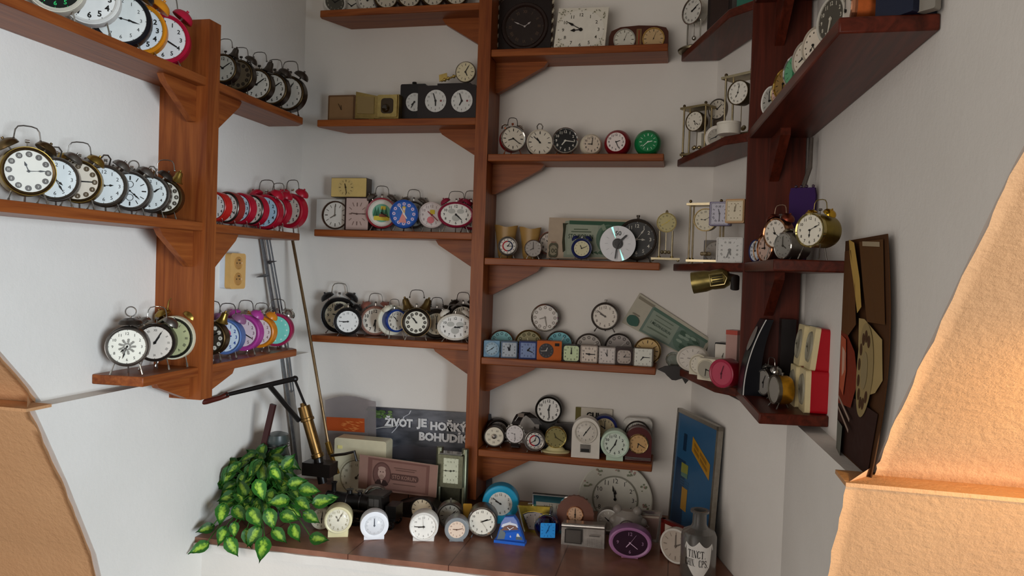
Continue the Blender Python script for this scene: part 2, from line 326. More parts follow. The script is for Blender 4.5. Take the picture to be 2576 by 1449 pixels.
cr=nt.nodes.new('ShaderNodeValToRGB'); cr.color_ramp.elements[0].color=lin('714c3c'); cr.color_ramp.elements[1].color=lin('9c6e59'); cr.color_ramp.elements[0].position=.35; cr.color_ramp.elements[1].position=.7
nt.links.new(nz.outputs['Fac'],cr.inputs[0]); nt.links.new(cr.outputs[0],br.inputs['Color1']); nt.links.new(cr.outputs[0],br.inputs['Color2']); br.inputs['Mortar'].default_value=lin('553226')
nt.links.new(br.outputs['Color'],P.inputs['Base Color']); P.inputs['Specular IOR Level'].default_value=.3
tag(b.build('window_sill'),'brown tiled sill under the shelves carrying clocks and the plant','sill',kind='structure')
# ochre vault springing on both sides of the niche (ledge at the springing line)
UPv+=[(0,.66),(-.6,.78)]
def vault(name,xa,xb,xl,seed):
    random.seed(seed); b=B()
    def fine(P,k):
        o=[]
        for p,q in zip(P,P[1:]): o+= [(p[0]+(q[0]-p[0])*i/k,p[1]+(q[1]-p[1])*i/k) for i in range(k)]
        return o+[P[-1]]
    s=1 if xb>xa else -1
    for prof,x0,off in ((fine(UPv,5),xa,0),(fine(LOv,8),xl,-.002)):
        n=len(prof); m=14; vs=[];fs=[]
        for j in range(m+1):
            f=(j/m)**1.6
            for i,(y,z) in enumerate(prof):
                jit=random.uniform(-.0022,.0022) if j==0 else 0
                xs=x0+(s>0)*(.043*max(0,1.405-y) if z>=LED-.001 and off==0 else .0553*(1.38-y))
                vs.append((xs+(xb-xs)*f+jit,y-.05*f*0+random.uniform(-.0012,.0012),z))
        for j in range(m):
            for i in range(n-1): fs.append((j*n+i,j*n+i+1,(j+1)*n+i+1,(j+1)*n+i))
        # give the skin thickness back into the wall
        k=len(vs); vs+=[(v[0]+s*.05,v[1]+.05,v[2]+.02) for v in vs[:n]]
        for i in range(n-1): fs.append((i,i+1,k+i+1,k+i))
        b.add(vs,fs,OCH)
    b.box((min(xl,xb),1.333,LED-.005),(max(xl,xb),1.42 if s>0 else 1.40,LED+.002),OCH)
    o=struct(name,b,50)
vault('wall_near_right',.349,1.7,.288,5); vault('wall_near_left',-1.44,-2.4,-1.388,6)
# ---------------------------------------------------------------- shelf units
def board(b,pts,z,mt,t=.025): b.prism(pts,'z',z-t,z,mt)
def shelf_unit(label,post,shelves,brackets,zz,w):
    o=T('wall_shelf',label,'shelf',(0,0,0),0,'wooden wall shelf units')
    for nm,fn in [('upright',post)]:
        b=B(); fn(b); b.build(nm,o)
    for pts,z in shelves:
        b=B(); board(b,pts,z,w); 
        s=b.build('shelf_board',o); mo=s.modifiers.new('edge','BEVEL'); mo.width=.003; mo.segments=2
    for fn in brackets: b=B(); fn(b); b.build('bracket',o)
    return o
XL,XF=-1.442,-1.295
Ls=[[(XL,.95),(XF,.95),(XF,2.335),(XF-.03,2.36),(XL,2.36)],[(XL,.95),(XF,.95),(XF,2.335),(XF-.03,2.36),(XL,2.36)],[(XL,1.575),(XF-.005,1.585),(XF,2.335),(XF-.03,2.36),(XL,2.36)]]
LZ=[.51,.108,-.296]
def tri(ax,off,a,bb,z,h,mt,th=.02):
    """triangular bracket under a board: from a (at the post) to bb along ax, h deep"""
    s=1 if bb>a else -1
    pts=[(a,z),(bb,z),(bb-s*.012,z-.018),(a+s*.012,z-h),(a,z-h)]
    return lambda b: b.prism(pts,'x' if ax=='y' else 'y',off-th/2,off+th/2,mt)
br=[]
for z in LZ:
    br+= [tri('y',-1.335,1.80,1.665,z-.025,.10 if z>-.2 else .062,'woodY'),tri('y',-1.325,1.852,2.0,z-.025,.12 if z>-.2 else .06,'woodY')]
shelf_unit('reddish brown wall shelf with a thick plank post, fixed beside the beige double socket',lambda b:b.box((XL,1.80,-.388),(XF+.006,1.852,.668),'woodZ'),[(p,z-.0) for p,z in zip(Ls,LZ)],br,0,'woodY')
CF=2.455
LB=[.923,.528,.130,-.256]; RB=[.760,.402,.045,-.300,-.621]
sh=[([(-1.305,CF),(-.705,CF),(-.705,YB),(-1.25,YB),(-1.31,CF+.02)],z) for z in LB]+[([(-.66,CF),(-.064,CF),(-.064,YB),(-.66,YB)],z) for z in RB]
br=[tri('x',2.545,-.705,-.865,z-.025,.10,'woodX',.026) for z in LB]+[tri('x',2.545,-.66,-.475,z-.025,.105,'woodX',.026) for z in RB]
shelf_unit('tall plank post with boards on both sides fixed to the back wall',lambda b:b.box((-.705,CF-.006,-.797),(-.66,YB,1.31),'woodZ'),sh,br,0,'woodX')
RR=[([(.168,2.06),(.187,1.72),(.339,1.75),(.325,2.06)],.76),([(.168,2.06),(.221,1.20),(.361,1.2),(.325,2.06)],.402),([(.168,2.06),(.192,1.63),(.342,1.62),(.325,2.06)],.045),([(.163,2.12),(.187,1.735),(.338,1.755),(.31,2.09),(.29,2.12)],-.300)]
FS=[([(-.022,2.585),(.108,2.165),(.168,2.105),(.285,2.10),(.105,2.585)],z) for z in (.76,.402,.045,-.300)]
def rtri(x0,y0,x1,y1,z,h): 
    def f(b):
        d=Vector((x1-x0,y1-y0,0)); n=Vector((-d.y,d.x,0)).normalized()*.012; P0=Vector((x0,y0,z)); P1=Vector((x1,y1,z)); vs=[]
        for s in (-1,1): vs+=[P0+n*s,P1+n*s,P1+n*s-Vector((0,0,.018)),P0+n*s-Vector((0,0,h))]
        b.add(vs,[(0,1,2,3),(7,6,5,4),(0,4,5,1),(1,5,6,2),(2,6,7,3),(3,7,4,0)],'darkY')
    return f
br=[rtri(.235,2.06,.242,1.92,z-.025,.115) for z in (.76,.402,.045)]
shelf_unit('dark brown wall shelf with a broad plank post in the splayed corner',lambda b:b.prism([(.166,2.06),(.312,2.06),(.298,2.105),(.168,2.105)],'z',-.300,1.31,'darkZ'),RR+FS,br,0,'darkY')
# ---------------------------------------------------------------- the clocks, shelf by shelf
BRZ,STL,BRS,DRK,CHR,GUN='m:635034','m:7c7771','m:94793a','m:332c25','c:bdb9b1','m:4b443e'
LW=('X',-1.365); BK=('Y',2.495); BB=('Y',2.552)
RN=('P',(.190,2.06),(.240,1.2)); RF=('P',(.03,2.58),(.165,2.14))
C=clock
# high shelf on the white wall: oversized clocks, then dark bronze ones beyond the post
GRP='oversized alarm clocks on the high shelf'; z=LZ[0]
C('big alarm clock with black dial, green numerals and ivory rim, first in the high row',LW,z,140,-36,58,8,case='d8d2c0',bz='cfc9b8',dial='141a16',ink='35c46a',hc='c9d8c8',ns=.2,bold=.015,bells=BRS,handle=BRS,t=(10,8),d=.03)
C('big white alarm clock with thick white rim, beside the black dial one',LW,z,226,-8,60,8,case='e4e2dc',bz='e4e2dc',dial='f0efea',ns=.26,bold=.03,bells='e4e2dc',handle=CHR,t=(11,40),d=.03)
C('big alarm clock with black case and thin plain numerals, between white and orange clocks',LW,z,305,47,60,8,case='17161b',bz='17161b',dial='eceee9',ns=.15,bold=0,bells='1b1a1f',handle=CHR,t=(3,17),hs='spade',hw=.03,d=.03)
C('big orange alarm clock with orange bell and white dial',LW,z,350,72,56,8,case='d98a1c',bz='d98a1c',dial='e9edee',ns=.24,bold=.03,bells='d98a1c',handle=CHR,t=(10,8),d=.03)
C('big crimson alarm clock with white dial, last of the oversized row against the post',LW,z,411,97,54,8,case='b21838',bz='b21838',dial='e9e9e6',ns=.2,bold=.02,bells='b21838',handle=CHR,t=(9,20),d=.034)
GRP='tarnished bronze alarm clocks beyond the post'
kw=dict(bz=BRZ,case=GUN,handle=STL,d=.03,bells=GUN,legs=GUN)
C('tarnished alarm clock half hidden by the thick post on the high shelf',LW,z,561,172,32,24,dial='a9a294',bst='tall',**kw)
C('dark bronze alarm clock whose dial and round numerals are brown too',LW,z,600,189,34,26,dial='5c4e3c',num='disc',ink='2a221b',t=(11,50),**kw)
C('bronze alarm clock with cream dial and tall bells, third of the dark row',LW,z,646,213,35,26,dial='d2cabc',bst='tall',**kw)
C('bronze alarm clock with cream dial squeezed between two others near the shelf end',LW,z,685,224,36,26,dial='d2cabc',**kw)
C('bronze alarm clock with full cream dial at the outer end of the high shelf',LW,z,724,235,39,26,dial='d8d0c2',ns=.16,t=(11,5),**kw)
# middle shelf: nickel and brass twin-bell clocks
GRP='metal twin-bell clocks on the middle shelf'; z=LZ[1]
kw=dict(legs=CHR,d=.034)
C('brass alarm clock with silvered dial and big dark disc numerals, foremost of the metal row',LW,z,72,431,54,-12,case=BRS,bz=BRZ,dial='d9d5c8',num='disc',ink='4a4238',bells=BRZ,handle=STL,t=(11,14),hs='spade',hw=.035,nr=.8,**kw)
C('nickel alarm clock with plain white dial and large hook numerals, second of the metal row',LW,z,139,450,48,4,case=STL,bz=STL,dial='dfe4e2',ns=.2,bold=0,bells=STL,loop=STL,t=(4,25),hs='spade',hw=.04,**kw)
C('brass alarm clock with cream dial and disc numerals, third of the metal row',LW,z,196,456,47,8,case=BRS,bz=BRZ,dial='ddd0bd',num='disc',ink='5a4a36',bells=BRS,handle=STL,t=(9,15),nr=.8,**kw)
C('nickel alarm clock with white dial and diamond-shaped lifting loop, fourth of the metal row',LW,z,262,467,46,8,case=GUN,bz=STL,dial='e0e4e2',ns=.2,bold=0,bells=STL,loop=GUN,t=(2,50),hs='spade',hw=.04,**kw)
C('nickel alarm clock with roman bars and two tiny subdials, fifth of the metal row',LW,z,327,480,43,10,case=STL,bz=STL,dial='e2e6e4',num='tick',bells=STL,ring_=STL,t=(4,22),hs='spade',hw=.035,
  pic=lambda b,r,h,y:(ring(b,r*.17,r*.2,y,'22201e',0,h+r*.38,16),ring(b,r*.17,r*.2,y,'22201e',0,h-r*.38,16)),**kw)
C('nickel alarm clock with thin oval loop, squeezed before the last brass bell clock',LW,z,377,487,41,12,case=STL,bz=STL,dial='dfe3df',ns=.18,bells=GUN,loop=STL,t=(2,10),hs='spade',hw=.035,**kw)
C('brass alarm clock with tall church bells and disc numerals, leaning against the post',LW,z,411,495,39,14,case=BRZ,bz=BRZ,dial='ddd5c4',num='disc',ink='4a4238',bells=BRS,bst='tall',handle=STL,t=(8,30),nr=.8,**kw)
GRP='red alarm clocks beyond the post'
kw=dict(legs=CHR,d=.03)
RED='a8152c'
C('bright red alarm clock almost swallowed by the post, start of the red row',LW,z,500,515,31,38,case='b8251f',bz='b8251f',dial='e6e2da',**kw)
C('scarlet alarm clock with white dial, first one clear of the post',LW,z,540,519,32,38,case='b8251f',bz='b8251f',dial='e6e2da',bold=.02,t=(9,30),**kw)
C('white-dialled alarm clock with dark chrome rim, second in the red row',LW,z,570,522,35,38,case='8c2a26',bz=GUN,dial='dcd6ca',t=(8,20),**kw)
C('crimson alarm clock with pale blue dial and red figure, third in the red row',LW,z,601,524,34,38,case=RED,bz=RED,dial='c9d8e2',t=(10,10),pic=lambda b,r,h,y:b.flat(circ(r*.4,14,cx=-r*.1,cz=h-r*.1),y,'a8152c'),**kw)
C('crimson alarm clock with dark nickel rim and cream dial, middle of the red row',LW,z,633,528,34,38,case=RED,bz=GUN,dial='dcd4c4',t=(3,33),**kw)
C('small crimson alarm clock with blue dial, under the glossy red bell',LW,z,664,533,38,28,case=RED,bz=RED,dial='a9c4d4',bells=RED,handle=STL,t=(9,0),**kw)
C('crimson alarm clock with cream dial, next to last in the red row',LW,z,692,530,33,38,case=RED,bz=RED,dial='d8cfc0',bells=RED,handle=STL,t=(8,0),**kw)
C('large crimson twin-bell alarm clock closing the red row at the shelf end',LW,z,728,530,35,38,case=RED,bz=RED,dial='dccfc0',bells=RED,handle=STL,t=(10,0),bw=1.22,rim=1.26,**kw)
# low shelf
GRP='alarm clocks on the low shelf over the ledge'; z=LZ[2]
kw=dict(legs=CHR,d=.038)
C('single-bell alarm clock with carrying ring and lacy dial centre on the low shelf',LW,z,320,872,44,6,case=GUN,bz=STL,dial='e3e1d4',ns=.16,bold=0,dome=GUN,ring_=STL,t=(7,33),hs='spade',hw=.035,
  pic=lambda b,r,h,y:[b.flat(circ(r*.07,8,cx=r*q*cos(a),cz=h+r*q*sin(a)),y,'8a8880') for q in (.18,.3,.4) for a in [i*2*pi/9+q*7 for i in range(9)]],**kw)
C('dark nickel alarm clock with roman numerals and thick wire handle, behind the ringed one',LW,z,390,862,42,10,case=GUN,bz=GUN,dial='ddd3c6',num='rom',ns=.14,bold=0,bells=STL,handle=CHR,t=(1,5),**kw)
C('wide cream alarm clock with greenish roman dial and brass bells against the post',LW,z,434,850,46,22,case='d8d3b8',bz='m:4d5046',dial='b9ba8c',num='rom',ns=.15,bells=BRS,handle=BRS,t=(8,0),rim=1.2,legs=CHR,d=.06)
GRP='colourful alarm clocks on the low shelf beyond the post'
kw=dict(legs=CHR,d=.03)
C('bronze alarm clock with dark disc numerals and tall brass bell, just past the post',LW,z,527,850,38,26,case=BRZ,bz=BRZ,dial='3c352c',num='disc',ink='d5cfc0',bells=BRS,bst='tall',handle=STL,t=(10,10),**kw)
C('blue alarm clock with white dial and pink patches',LW,z,566,847,39,24,case='53679a',bz='5b78b0',dial='d5e2ee',ink='2b4a9c',bells='8a5a7c',handle=STL,t=(2,45),hc='2b3f8c',pic=lambda b,r,h,y:(b.flat(circ(r*.3,12,cx=.1*r,cz=h+r*.2),y,'d24d72'),b.flat(circ(r*.36,12,cx=-.1*r,cz=h-r*.3),y,'d24d72')),**kw)
C('magenta alarm clock with pink patterned dial',LW,z,612,837,36,24,case='a83c8c',bz='a83c8c',dial='dfc8cf',ink='7a5a66',bells='a83c8c',handle=STL,t=(9,20),bw=1.2,rim=1.28,**kw)
C('orange alarm clock with pale pink dial',LW,z,652,835,33,22,case='d0801e',bz='d0801e',dial='e6d3d2',ink='8c6a6a',bells='d0801e',handle=STL,t=(9,30),bw=1.15,rim=1.22,**kw)
C('turquoise-dialled alarm clock with crimson rim and silver bells',LW,z,694,830,36,14,case='a02850',bz='a02850',dial='7fd4c4',ink='c8ece2',bells=CHR,handle=STL,t=(11,52),hc='e8f2ee',num='dot',**kw)
# ------------------------------ back wall, boards on the near-corner side of the central post
GRP='clocks on the topmost board'; z=LB[0]
kw=dict(d=.04)
C('white clock with dark dial peeping over the end of the topmost board',BK,z,843,-14,24,-5,case='d6d2c8',bz='d6d2c8',dial='4d4a40',ink='8c8878',legs=None,**kw)
C('plain white clock second on the topmost board',('Y',2.545),z,885,-18,25,0,case='d6d2c8',bz='c9c5ba',dial='d8d4c6',legs=None,**kw)
C('pale grey clock third on the topmost board',BK,z,925,-22,24,0,case='b5b0a6',bz='b5b0a6',dial='cfcabd',legs=None,**kw)
for x,l in ((972,'dark clock on chrome feet beside the pale grey one, topmost board'),(1030,'dark clock on chrome feet in the middle of the topmost board'),(1090,'dark clock on chrome feet beyond the middle of the topmost board'),(1148,'dark clock on chrome feet closest to the central post, topmost board')):
    C(l,BK,z,x,-46,27,0,case='2a1712',bz=BRZ,dial='c9c0ae',legs=CHR,**kw)
GRP='clocks on the third board'; z=LB[2]
kw=dict(legs=CHR,d=.04)
PINE='2f6a4a'
def forest(b,r,h,y):
    b.flat(circ(r*.74,24,cz=h),y,'6fae92'); y-=.0003
    for x in (-.5,-.28,.05,.35): b.flat([(x*r-.2*r,h-.25*r),(x*r+.2*r,h-.25*r),(x*r,h+.5*r)],y,PINE)
    b.flat(rrect(.62*r,.18*r,.15*r,cz=h-.42*r),y,'d8c23c'); b.flat(rrect(.2*r,.14*r,.04*r,cx=.12*r,cz=h+.42*r),y,'e0c840'); b.flat(rrect(.3*r,.12*r,.04*r,cx=.1*r,cz=h-.2*r),y-.0003,'8a4a30')
C('dark red twin-bell clock with a painted green forest on its dial',('Y',2.525),z,960,536,31,0,case='8c1a24',bz='d8d2c6',dial='e2ddd0',num='none',bells=STL,handle=STL,t=(4,20),pic=forest,rim=1.26,**kw)
def lady(b,r,h,y):
    b.flat([(-.42*r,h-.7*r),(.22*r,h-.74*r),(.06*r,h+.05*r),(-.12*r,h+.1*r)],y,'dc8f86'); b.flat([(-.14*r,h+.05*r),(.08*r,h+.05*r),(.1*r,h+.3*r),(-.1*r,h+.3*r)],y-.0003,'d8b070')
    b.flat(circ(.12*r,12,cx=0,cz=h+.4*r),y-.0004,'e8c8a8'); b.flat(circ(.15*r,12,cx=0,cz=h+.47*r,a0=0,a1=180),y-.0005,'d9b53a')
    for k in range(12): ring(b,r*.06,r*.13,y,'e6c8da',.8*r*sin(k*pi/6),h+.8*r*cos(k*pi/6),10)
C('bright blue alarm clock with a figure in a pink gown on its dial',('Y',2.472),z,1016,538,31,2,case='2450a0',bz='2a58ac',dial='3468b8',num='none',bells=None,t=(4,55),hc='e8e4da',pic=lady,**kw)
C('grey metal twin-bell clock standing behind the bright blue one',BB,z,1040,540,30,0,case=STL,bz=STL,dial='a9a9a0',bells=STL,handle=STL,t=(2,0),**kw)
C('small pink and white clock with a pink teapot and yellow square on the dial',('Y',2.522),z,1086,541,30,0,case='d4c6c2',bz='dccfca',dial='e2d8d4',ink='9a8a88',t=(10,22),hc='9a3a44',rim=1.1,
  pic=lambda b,r,h,y:(b.flat(rrect(.2*r,.18*r,.02*r,cx=.05*r,cz=h+.25*r),y,'e0c63c'),b.flat(circ(.3*r,16,cx=-.08*r,cz=h-.42*r),y,'dd7a80')),**kw)
C('crimson twin-bell clock mostly hidden between the oval clock and the post',BB,z,1184,543,30,0,case='8a1c38',bz='8a1c38',dial='d8d0c4',bells='8a1c38',handle=STL,t=(10,10),**kw)
C('crimson oval twin-bell clock with a grey map-like pattern on its white dial',('Y',2.476),z,1147,540,28,0,case='8a1c38',bz='8a1c38',dial='e6e4dc',sx=1.42,bells='8a1c38',handle=STL,t=(4,22),ns=.24,hw=.06,
  pic=lambda b,r,h,y:(b.flat(circ(.22*r,12,1.5,1,-.4*r,h+.3*r),y,'b9b9b2'),b.flat(circ(.22*r,12,1.5,1,.4*r,h+.3*r),y,'b9b9b2'),b.flat(circ(.3*r,12,1.2,1,0,h-.3*r),y,'b9b9b2')),**kw)
GRP='clocks on the fourth board'; z=LB[3]
C('large black twin-bell clock at the free end of the fourth board',BB,z,853,793,36,0,case='151313',bz='151313',dial='c9c2a8',bells='151313',handle=CHR,t=(9,20),rim=1.25,bw=1.2,**kw)
C('small black twin-bell clock with white dial, in front of the large black one',('Y',2.475),z,875,809,28,0,case='151313',bz='151313',dial='e4e4e0',bells='151313',num='ar',ns=.16,t=(8,45),rim=1.25,bw=1.2,**kw)
C('reddish copper twin-bell clock with big bold numerals',('Y',2.545),z,944,807,32,0,case='8a5548',bz='a07868',dial='dad2c4',ns=.26,bold=.02,bells='8a5548',handle=STL,t=(6,30),**kw)
C('cream-flanged clock with a deep blue drum case',('Y',2.488),z,998,807,25,-24,case='1c3a86',bz='1c3a86',flange='d8d4c0',dial='d6d0c4',nr=.76,ns=.26,bold=.02,bells='d8d4c0',handle=STL,t=(10,53),hs='spade',hw=.03,bw=1.12,rim=1.16,legs=CHR,d=.05)
C('brass clock with two tall brass bells and dark disc numerals on the fourth board',('Y',2.468),z,1047,811,29,0,case=BRZ,bz=DRK,dial='dedbcc',num='disc',ink='3a3229',bells='m:6e5a34',bst='tall',bsz=.66,handle=GUN,t=(10,53),rim=1.3,bw=1.22,**kw)
C('dark bronze twin-bell clock with cream dial beside the tall-bell brass one',('Y',2.525),z,1098,815,28,0,case=DRK,bz=DRK,dial='c2b69c',bells=DRK,handle=GUN,t=(6,0),rim=1.4,bw=1.32,**kw)
C('dark nickel twin-bell clock behind the white oval one, next to the central post',BB,z,1164,800,30,0,case=DRK,bz=DRK,dial='c9c2b0',bells=DRK,handle=GUN,t=(10,10),**kw)
C('white oval twin-bell clock with a grey map-like pattern',('Y',2.478),z,1145,823,29,0,case='d9d4c8',bz='d9d4c8',dial='e8e6e0',sx=1.35,bells='d9d4c8',handle=STL,hh=.6,t=(3,14),ns=.22,
  pic=lambda b,r,h,y:(b.flat(circ(.22*r,12,1.5,1,-.4*r,h+.25*r),y,'b9b9b2'),b.flat(circ(.22*r,12,1.5,1,.4*r,h+.25*r),y,'b9b9b2'),b.flat(circ(.3*r,12,1.2,1,0,h-.3*r),y,'b9b9b2')),**kw)
# ------------------------------ back wall, boards on the other side of the post
GRP='small clocks in a spaced row on the second board'; z=RB[1]
kw=dict(d=.04)
C('red alarm clock with chrome bells and wire handle, in the spaced row by the post',BK,z,1291,349,29,-10,case='a01a24',bz=CHR,dial='d9d0c0',num='tick',bells=CHR,bsz=.32,handle=GUN,t=(8,21),legs='m:b5623c',rim=1.1,**kw)
C('cream clock with dark case and a loop on top, second in the spaced row',BK,z,1358,354,30,-4,case='37352e',bz='cfc6b4',dial='dad2c2',num='tick',nr=.82,loop=GUN,t=(10,52),legs=None,rim=1.1,**kw)
C('black-dialled clock with polished silver rim and copper legs',BK,z,1422,354,30,0,case=STL,bz=CHR,dial='1d1c1b',ink='d8d4c8',t=(7,16),hc='d8d4c8',legs='m:b5623c',rim=1.1,**kw)
C('cream ball-shaped clock with arabic numerals',BK,z,1489,352,22,-6,case='d8cdb6',dial='d6c6b2',t=(9,1),legs=None,ball=1,rim=1.3,ns=.24,bold=.02,**kw)
C('dark red ball-shaped clock with white dial',BK,z,1550,350,24,10,case='861420',dial='e2d5cf',t=(2,26),legs=None,ball=1,rim=1.42,ns=.24,bold=.02,**kw)
C('emerald green ball-shaped clock with white marks',BK,z,1630,351,24,0,case='0e7a42',dial='0f7d44',ink='d8e6d6',num='tick',hc='e4ece0',t=(2,38),legs=None,ball=1,rim=1.42,**kw)
GRP='clocks on the third board with the banknote'; z=RB[2]
def gauge(b,r,h,y): ring(b,r*.52,r*.68,y,'2b3350',0,h,24,-90,90); ring(b,r*.52,r*.68,y,'b3202c',0,h,24,90,270)
C('small chrome clock with red and blue dial ring, before a tan shell cup',BK,z,1277,619,20,0,case='m:6a625a',bz=STL,dial='e2ddd4',num='dot',nr=.86,pic=gauge,t=(1,15),legs=CHR,rim=1.22,bw=1.15,d=.035)
C('small silver-grey clock on white ball feet, before the other tan shell cup',BK,z,1341,625,20,0,case=STL,bz=CHR,dial='a9a29c',num='tick',ink='6a645e',t=(8,0),hc='55504b',legs='e2ded6',rim=1.1,d=.035)
C('copper-rimmed round clock peeping out behind the pinned banknote',BB,z,1384,612,26,0,case='8a4a3c',bz=CHR,dial='d0c4b8',t=(10,10),legs=CHR,d=.04)
C('small navy blue twin-bell clock with cream dial, in front of the banknote',BK,z,1463,625,20,0,case='1c2558',bz='1c2558',dial='d9d2ac',ink='6a6450',num='ar',ns=.15,bells='1c2558',t=(11,11),legs=CHR,rim=1.3,bw=1.12,d=.035)
C('large dark brown alarm clock with black dial and white numerals, behind the disc clock',('Y',2.53),z,1602,602,45,4,case='2e2620',bz='3a322b',dial='15130f',ink='c9c5b8',ns=.2,t=(3,6),hc='c9c5b8',hs='spade',hw=.04,stem=GUN,legs=CHR,rim=1.16,d=.06)
GRP='little square clocks in the front row of the fourth board'; z=RB[3]
F4=('Y',2.478); kw=dict(legs=None,d=.045)
C('light blue square clock with round dial, next to the post in the front row',F4,z,1237,879,17,0,case='7fa3bd',dial='a9c2d0',box=(1.18,1.2),bz='8fb0c6',t=(1,40),ns=.2,gl=1,**kw)
C('grey-blue square clock with pale dial, second of the square row',F4,z,1281,879,18,0,case='5d7189',dial='b5bdc4',box=(1.18,1.15),sq=.1,bz='6d8198',t=(11,2),hc='1c1f26',hw=.1,ns=.22,**kw)
C('dark blue square clock with bluish dial, third of the square row',F4,z,1328,880,19,0,case='2c3a72',dial='8497bf',ink='2a3358',box=(1.2,1.17),sq=.08,bz='33447e',t=(1,19),hw=.08,ns=.22,**kw)
C('orange rectangular clock with dark round dial set to one side',F4,z,1374,881,18.5,0,case='c8631a',dial='3e3d40',ink='8a888c',box=(1.68,1.3,.42),t=(12,44),hc='d4d0c8',ns=.16,pic=lambda b,r,h,y:b.flat(rrect(.3*r,.2*r,.02*r,cx=1.45*r,cz=h+.85*r),-.0005,'1d1512'),**kw)
C('black clock with pale green rounded-square dial',F4,z,1437,886,19.5,0,case='141210',dial='cfe0b4',box=(1.1,1.08),sq=.35,bz='1a1816',t=(12,0),hw=.07,ns=.22,bold=.015,**kw)
C('beige framed square clock with cream dial',F4,z,1482,888,19,0,case='a3958a',dial='ddd0c2',box=(1.16,1.14),sq=.12,bz='b5a89c',t=(9,15),hw=.09,ns=.24,bold=.02,cush=.2,**kw)
C('pale grey square clock, plain, between the beige one and the brown arched one',F4,z,1527,893,19,0,case='aca39c',dial='d5ccc6',box=(1.1,1.09),sq=.05,t=(11,0),ns=.18,**kw)
C('dark brown square clock with an arched dial',F4,z,1570,892,17,0,case='2e1c16',dial='b9aca2',box=(1.24,1.28,0,-.1),sq=.7,bz='3d2822',t=(1,15),ns=.2,gl=.6,**kw)
C('ivory square clock at the free end of the front row',F4,z,1618,894,22,0,case='5d5348',dial='dcdcd0',box=(1.16,1.0),sq=.05,num='ar',ns=.16,bold=0,t=(7,15),hw=.06,**kw)
GRP='round clocks in the back row of the fourth board'
kw=dict(legs=None,d=.026,num='ringdot',nr=.78,hw=.04)
C('turquoise round clock with copper rim next to the post, behind the light blue square one',('Y',2.566),z,1262,856,29,4,case='m:8a6a5c',bz='m:b58a72',dial='8fd0d4',ink='4f8088',t=(9,50),hc='e4efec',rim=1.062,**kw)
C('olive-gold round clock with gilt rim, in the back row before the silver dial on top',('Y',2.537),z,1330,860,32,0,case='m:8a7640',bz='c:c2a052',dial='a39a74',ink='55502e',t=(11,30),hc='efe6c0',rim=1.06,**kw)
C('turquoise round clock with silver rim, behind the orange clock',('Y',2.566),z,1407,862,32,0,case='m:5a5a60',bz=CHR,dial='86ccd6',ink='3f7480',t=(10,5),hc='e4efec',rim=1.06,**kw)
C('pale grey round clock with silver rim, behind the beige framed clock',('Y',2.537),z,1481,865,32,0,case=STL,bz=STL,dial='b5ada4',ink='6a635c',t=(9,10),hc='efece4',rim=1.06,**kw)
C('mauve-grey round clock with silver rim, behind the brown arched clock',('Y',2.566),z,1557,868,33,0,case=STL,bz=STL,dial='a39a94',ink='5c5550',t=(7,8),hc='c9c4bc',rim=1.06,**kw)
C('gold round clock with bar markers, behind the ivory square clock',('Y',2.534),z,1629,867,31,0,case='m:7a5a26',bz='c:d2b070',dial='cfae72',ink='4a3414',num='tick',t=(2,10),hc='4a3414',rim=1.08,legs=None,d=.03)
GRP='round clocks perched on the back row of the fourth board'
C('silver clock with stud markers perched on the gold and turquoise clocks',('Y',2.555),None,1371,799,32,6,case=STL,bz=CHR,dial='d9d2ca',ink='8a8278',num='ringdot',nr=.8,t=(8,28),hc='8a8278',legs=None,rim=1.1,d=.04)
C('steel clock with bold arabic numerals and short legs, perched on the two grey clocks',('Y',2.55),None,1522,796,31,4,case=GUN,bz=STL,dial='d8cfc2',ink='6a5c50',num='ar',ns=.22,bold=.02,t=(9,51),hc='4a3f36',stem=STL,legs=STL,rim=1.14,d=.04)
GRP='clocks on the lowest board'; z=RB[4]
C('round kitchen timer counting 0 to 60, next to the post on the lowest board',('Y',2.495),z,1243,1104,24,4,case=GUN,bz=STL,dial='ddd3bd',ink='5a5148',num='t60',t=None,legs=STL,rim=1.08,d=.05,name='kitchen_timer',cat='timer',pic=lambda b,r,h,y:[b.lathe([(r*.26,y),(r*.24,y-.006),(0,y-.008)],'m:6a625a',(0,0,h),n=18),b.lathe([(r*.12,y-.008),(0,y-.012)],CHR,(0,0,h),n=12)])
C('dark nickel clock leaning behind the kitchen timer',('Y',2.56),z,1252,1082,25,-6,case='m:3a332f',bz='m:3a332f',dial='8f857c',ink='55504a',t=(11,5),legs=None,rim=1.24,bw=1.2,d=.035)
C('small chrome clock with red and blue ring on its dial, on the lowest board',('Y',2.482),z,1345,1112,21,-4,case='m:6a615a',bz=STL,dial='e2ddd4',num='dot',nr=.86,pic=gauge,t=(12,40),legs=CHR,stem=GUN,rim=1.28,bw=1.2,gl=.6,d=.045)
C('gold-rimmed clock with olive dial on a cream oval foot',('Y',2.50),z,1398,1100,25,2,case='m:6a5c34',bz='c:d8c478',dial='8d8452',ink='4a4420',num='dot',nr=.82,t=(11,20),hc='4a4420',legs=None,base=(-1.45,'d9cf9c'),rim=1.08,d=.03)
C('black-rimmed round clock with cut-out numerals standing tall above the others',('Y',2.55),z,1380,1031,30,4,case='15130f',bz='15130f',dial='e6e4de',ink='4a4844',num='ar',ns=.25,bold=.03,t=(12,29),hc='2a2826',hw=.06,legs=None,base=(.75,'15130f'),rim=1.14,d=.04)
b_=None
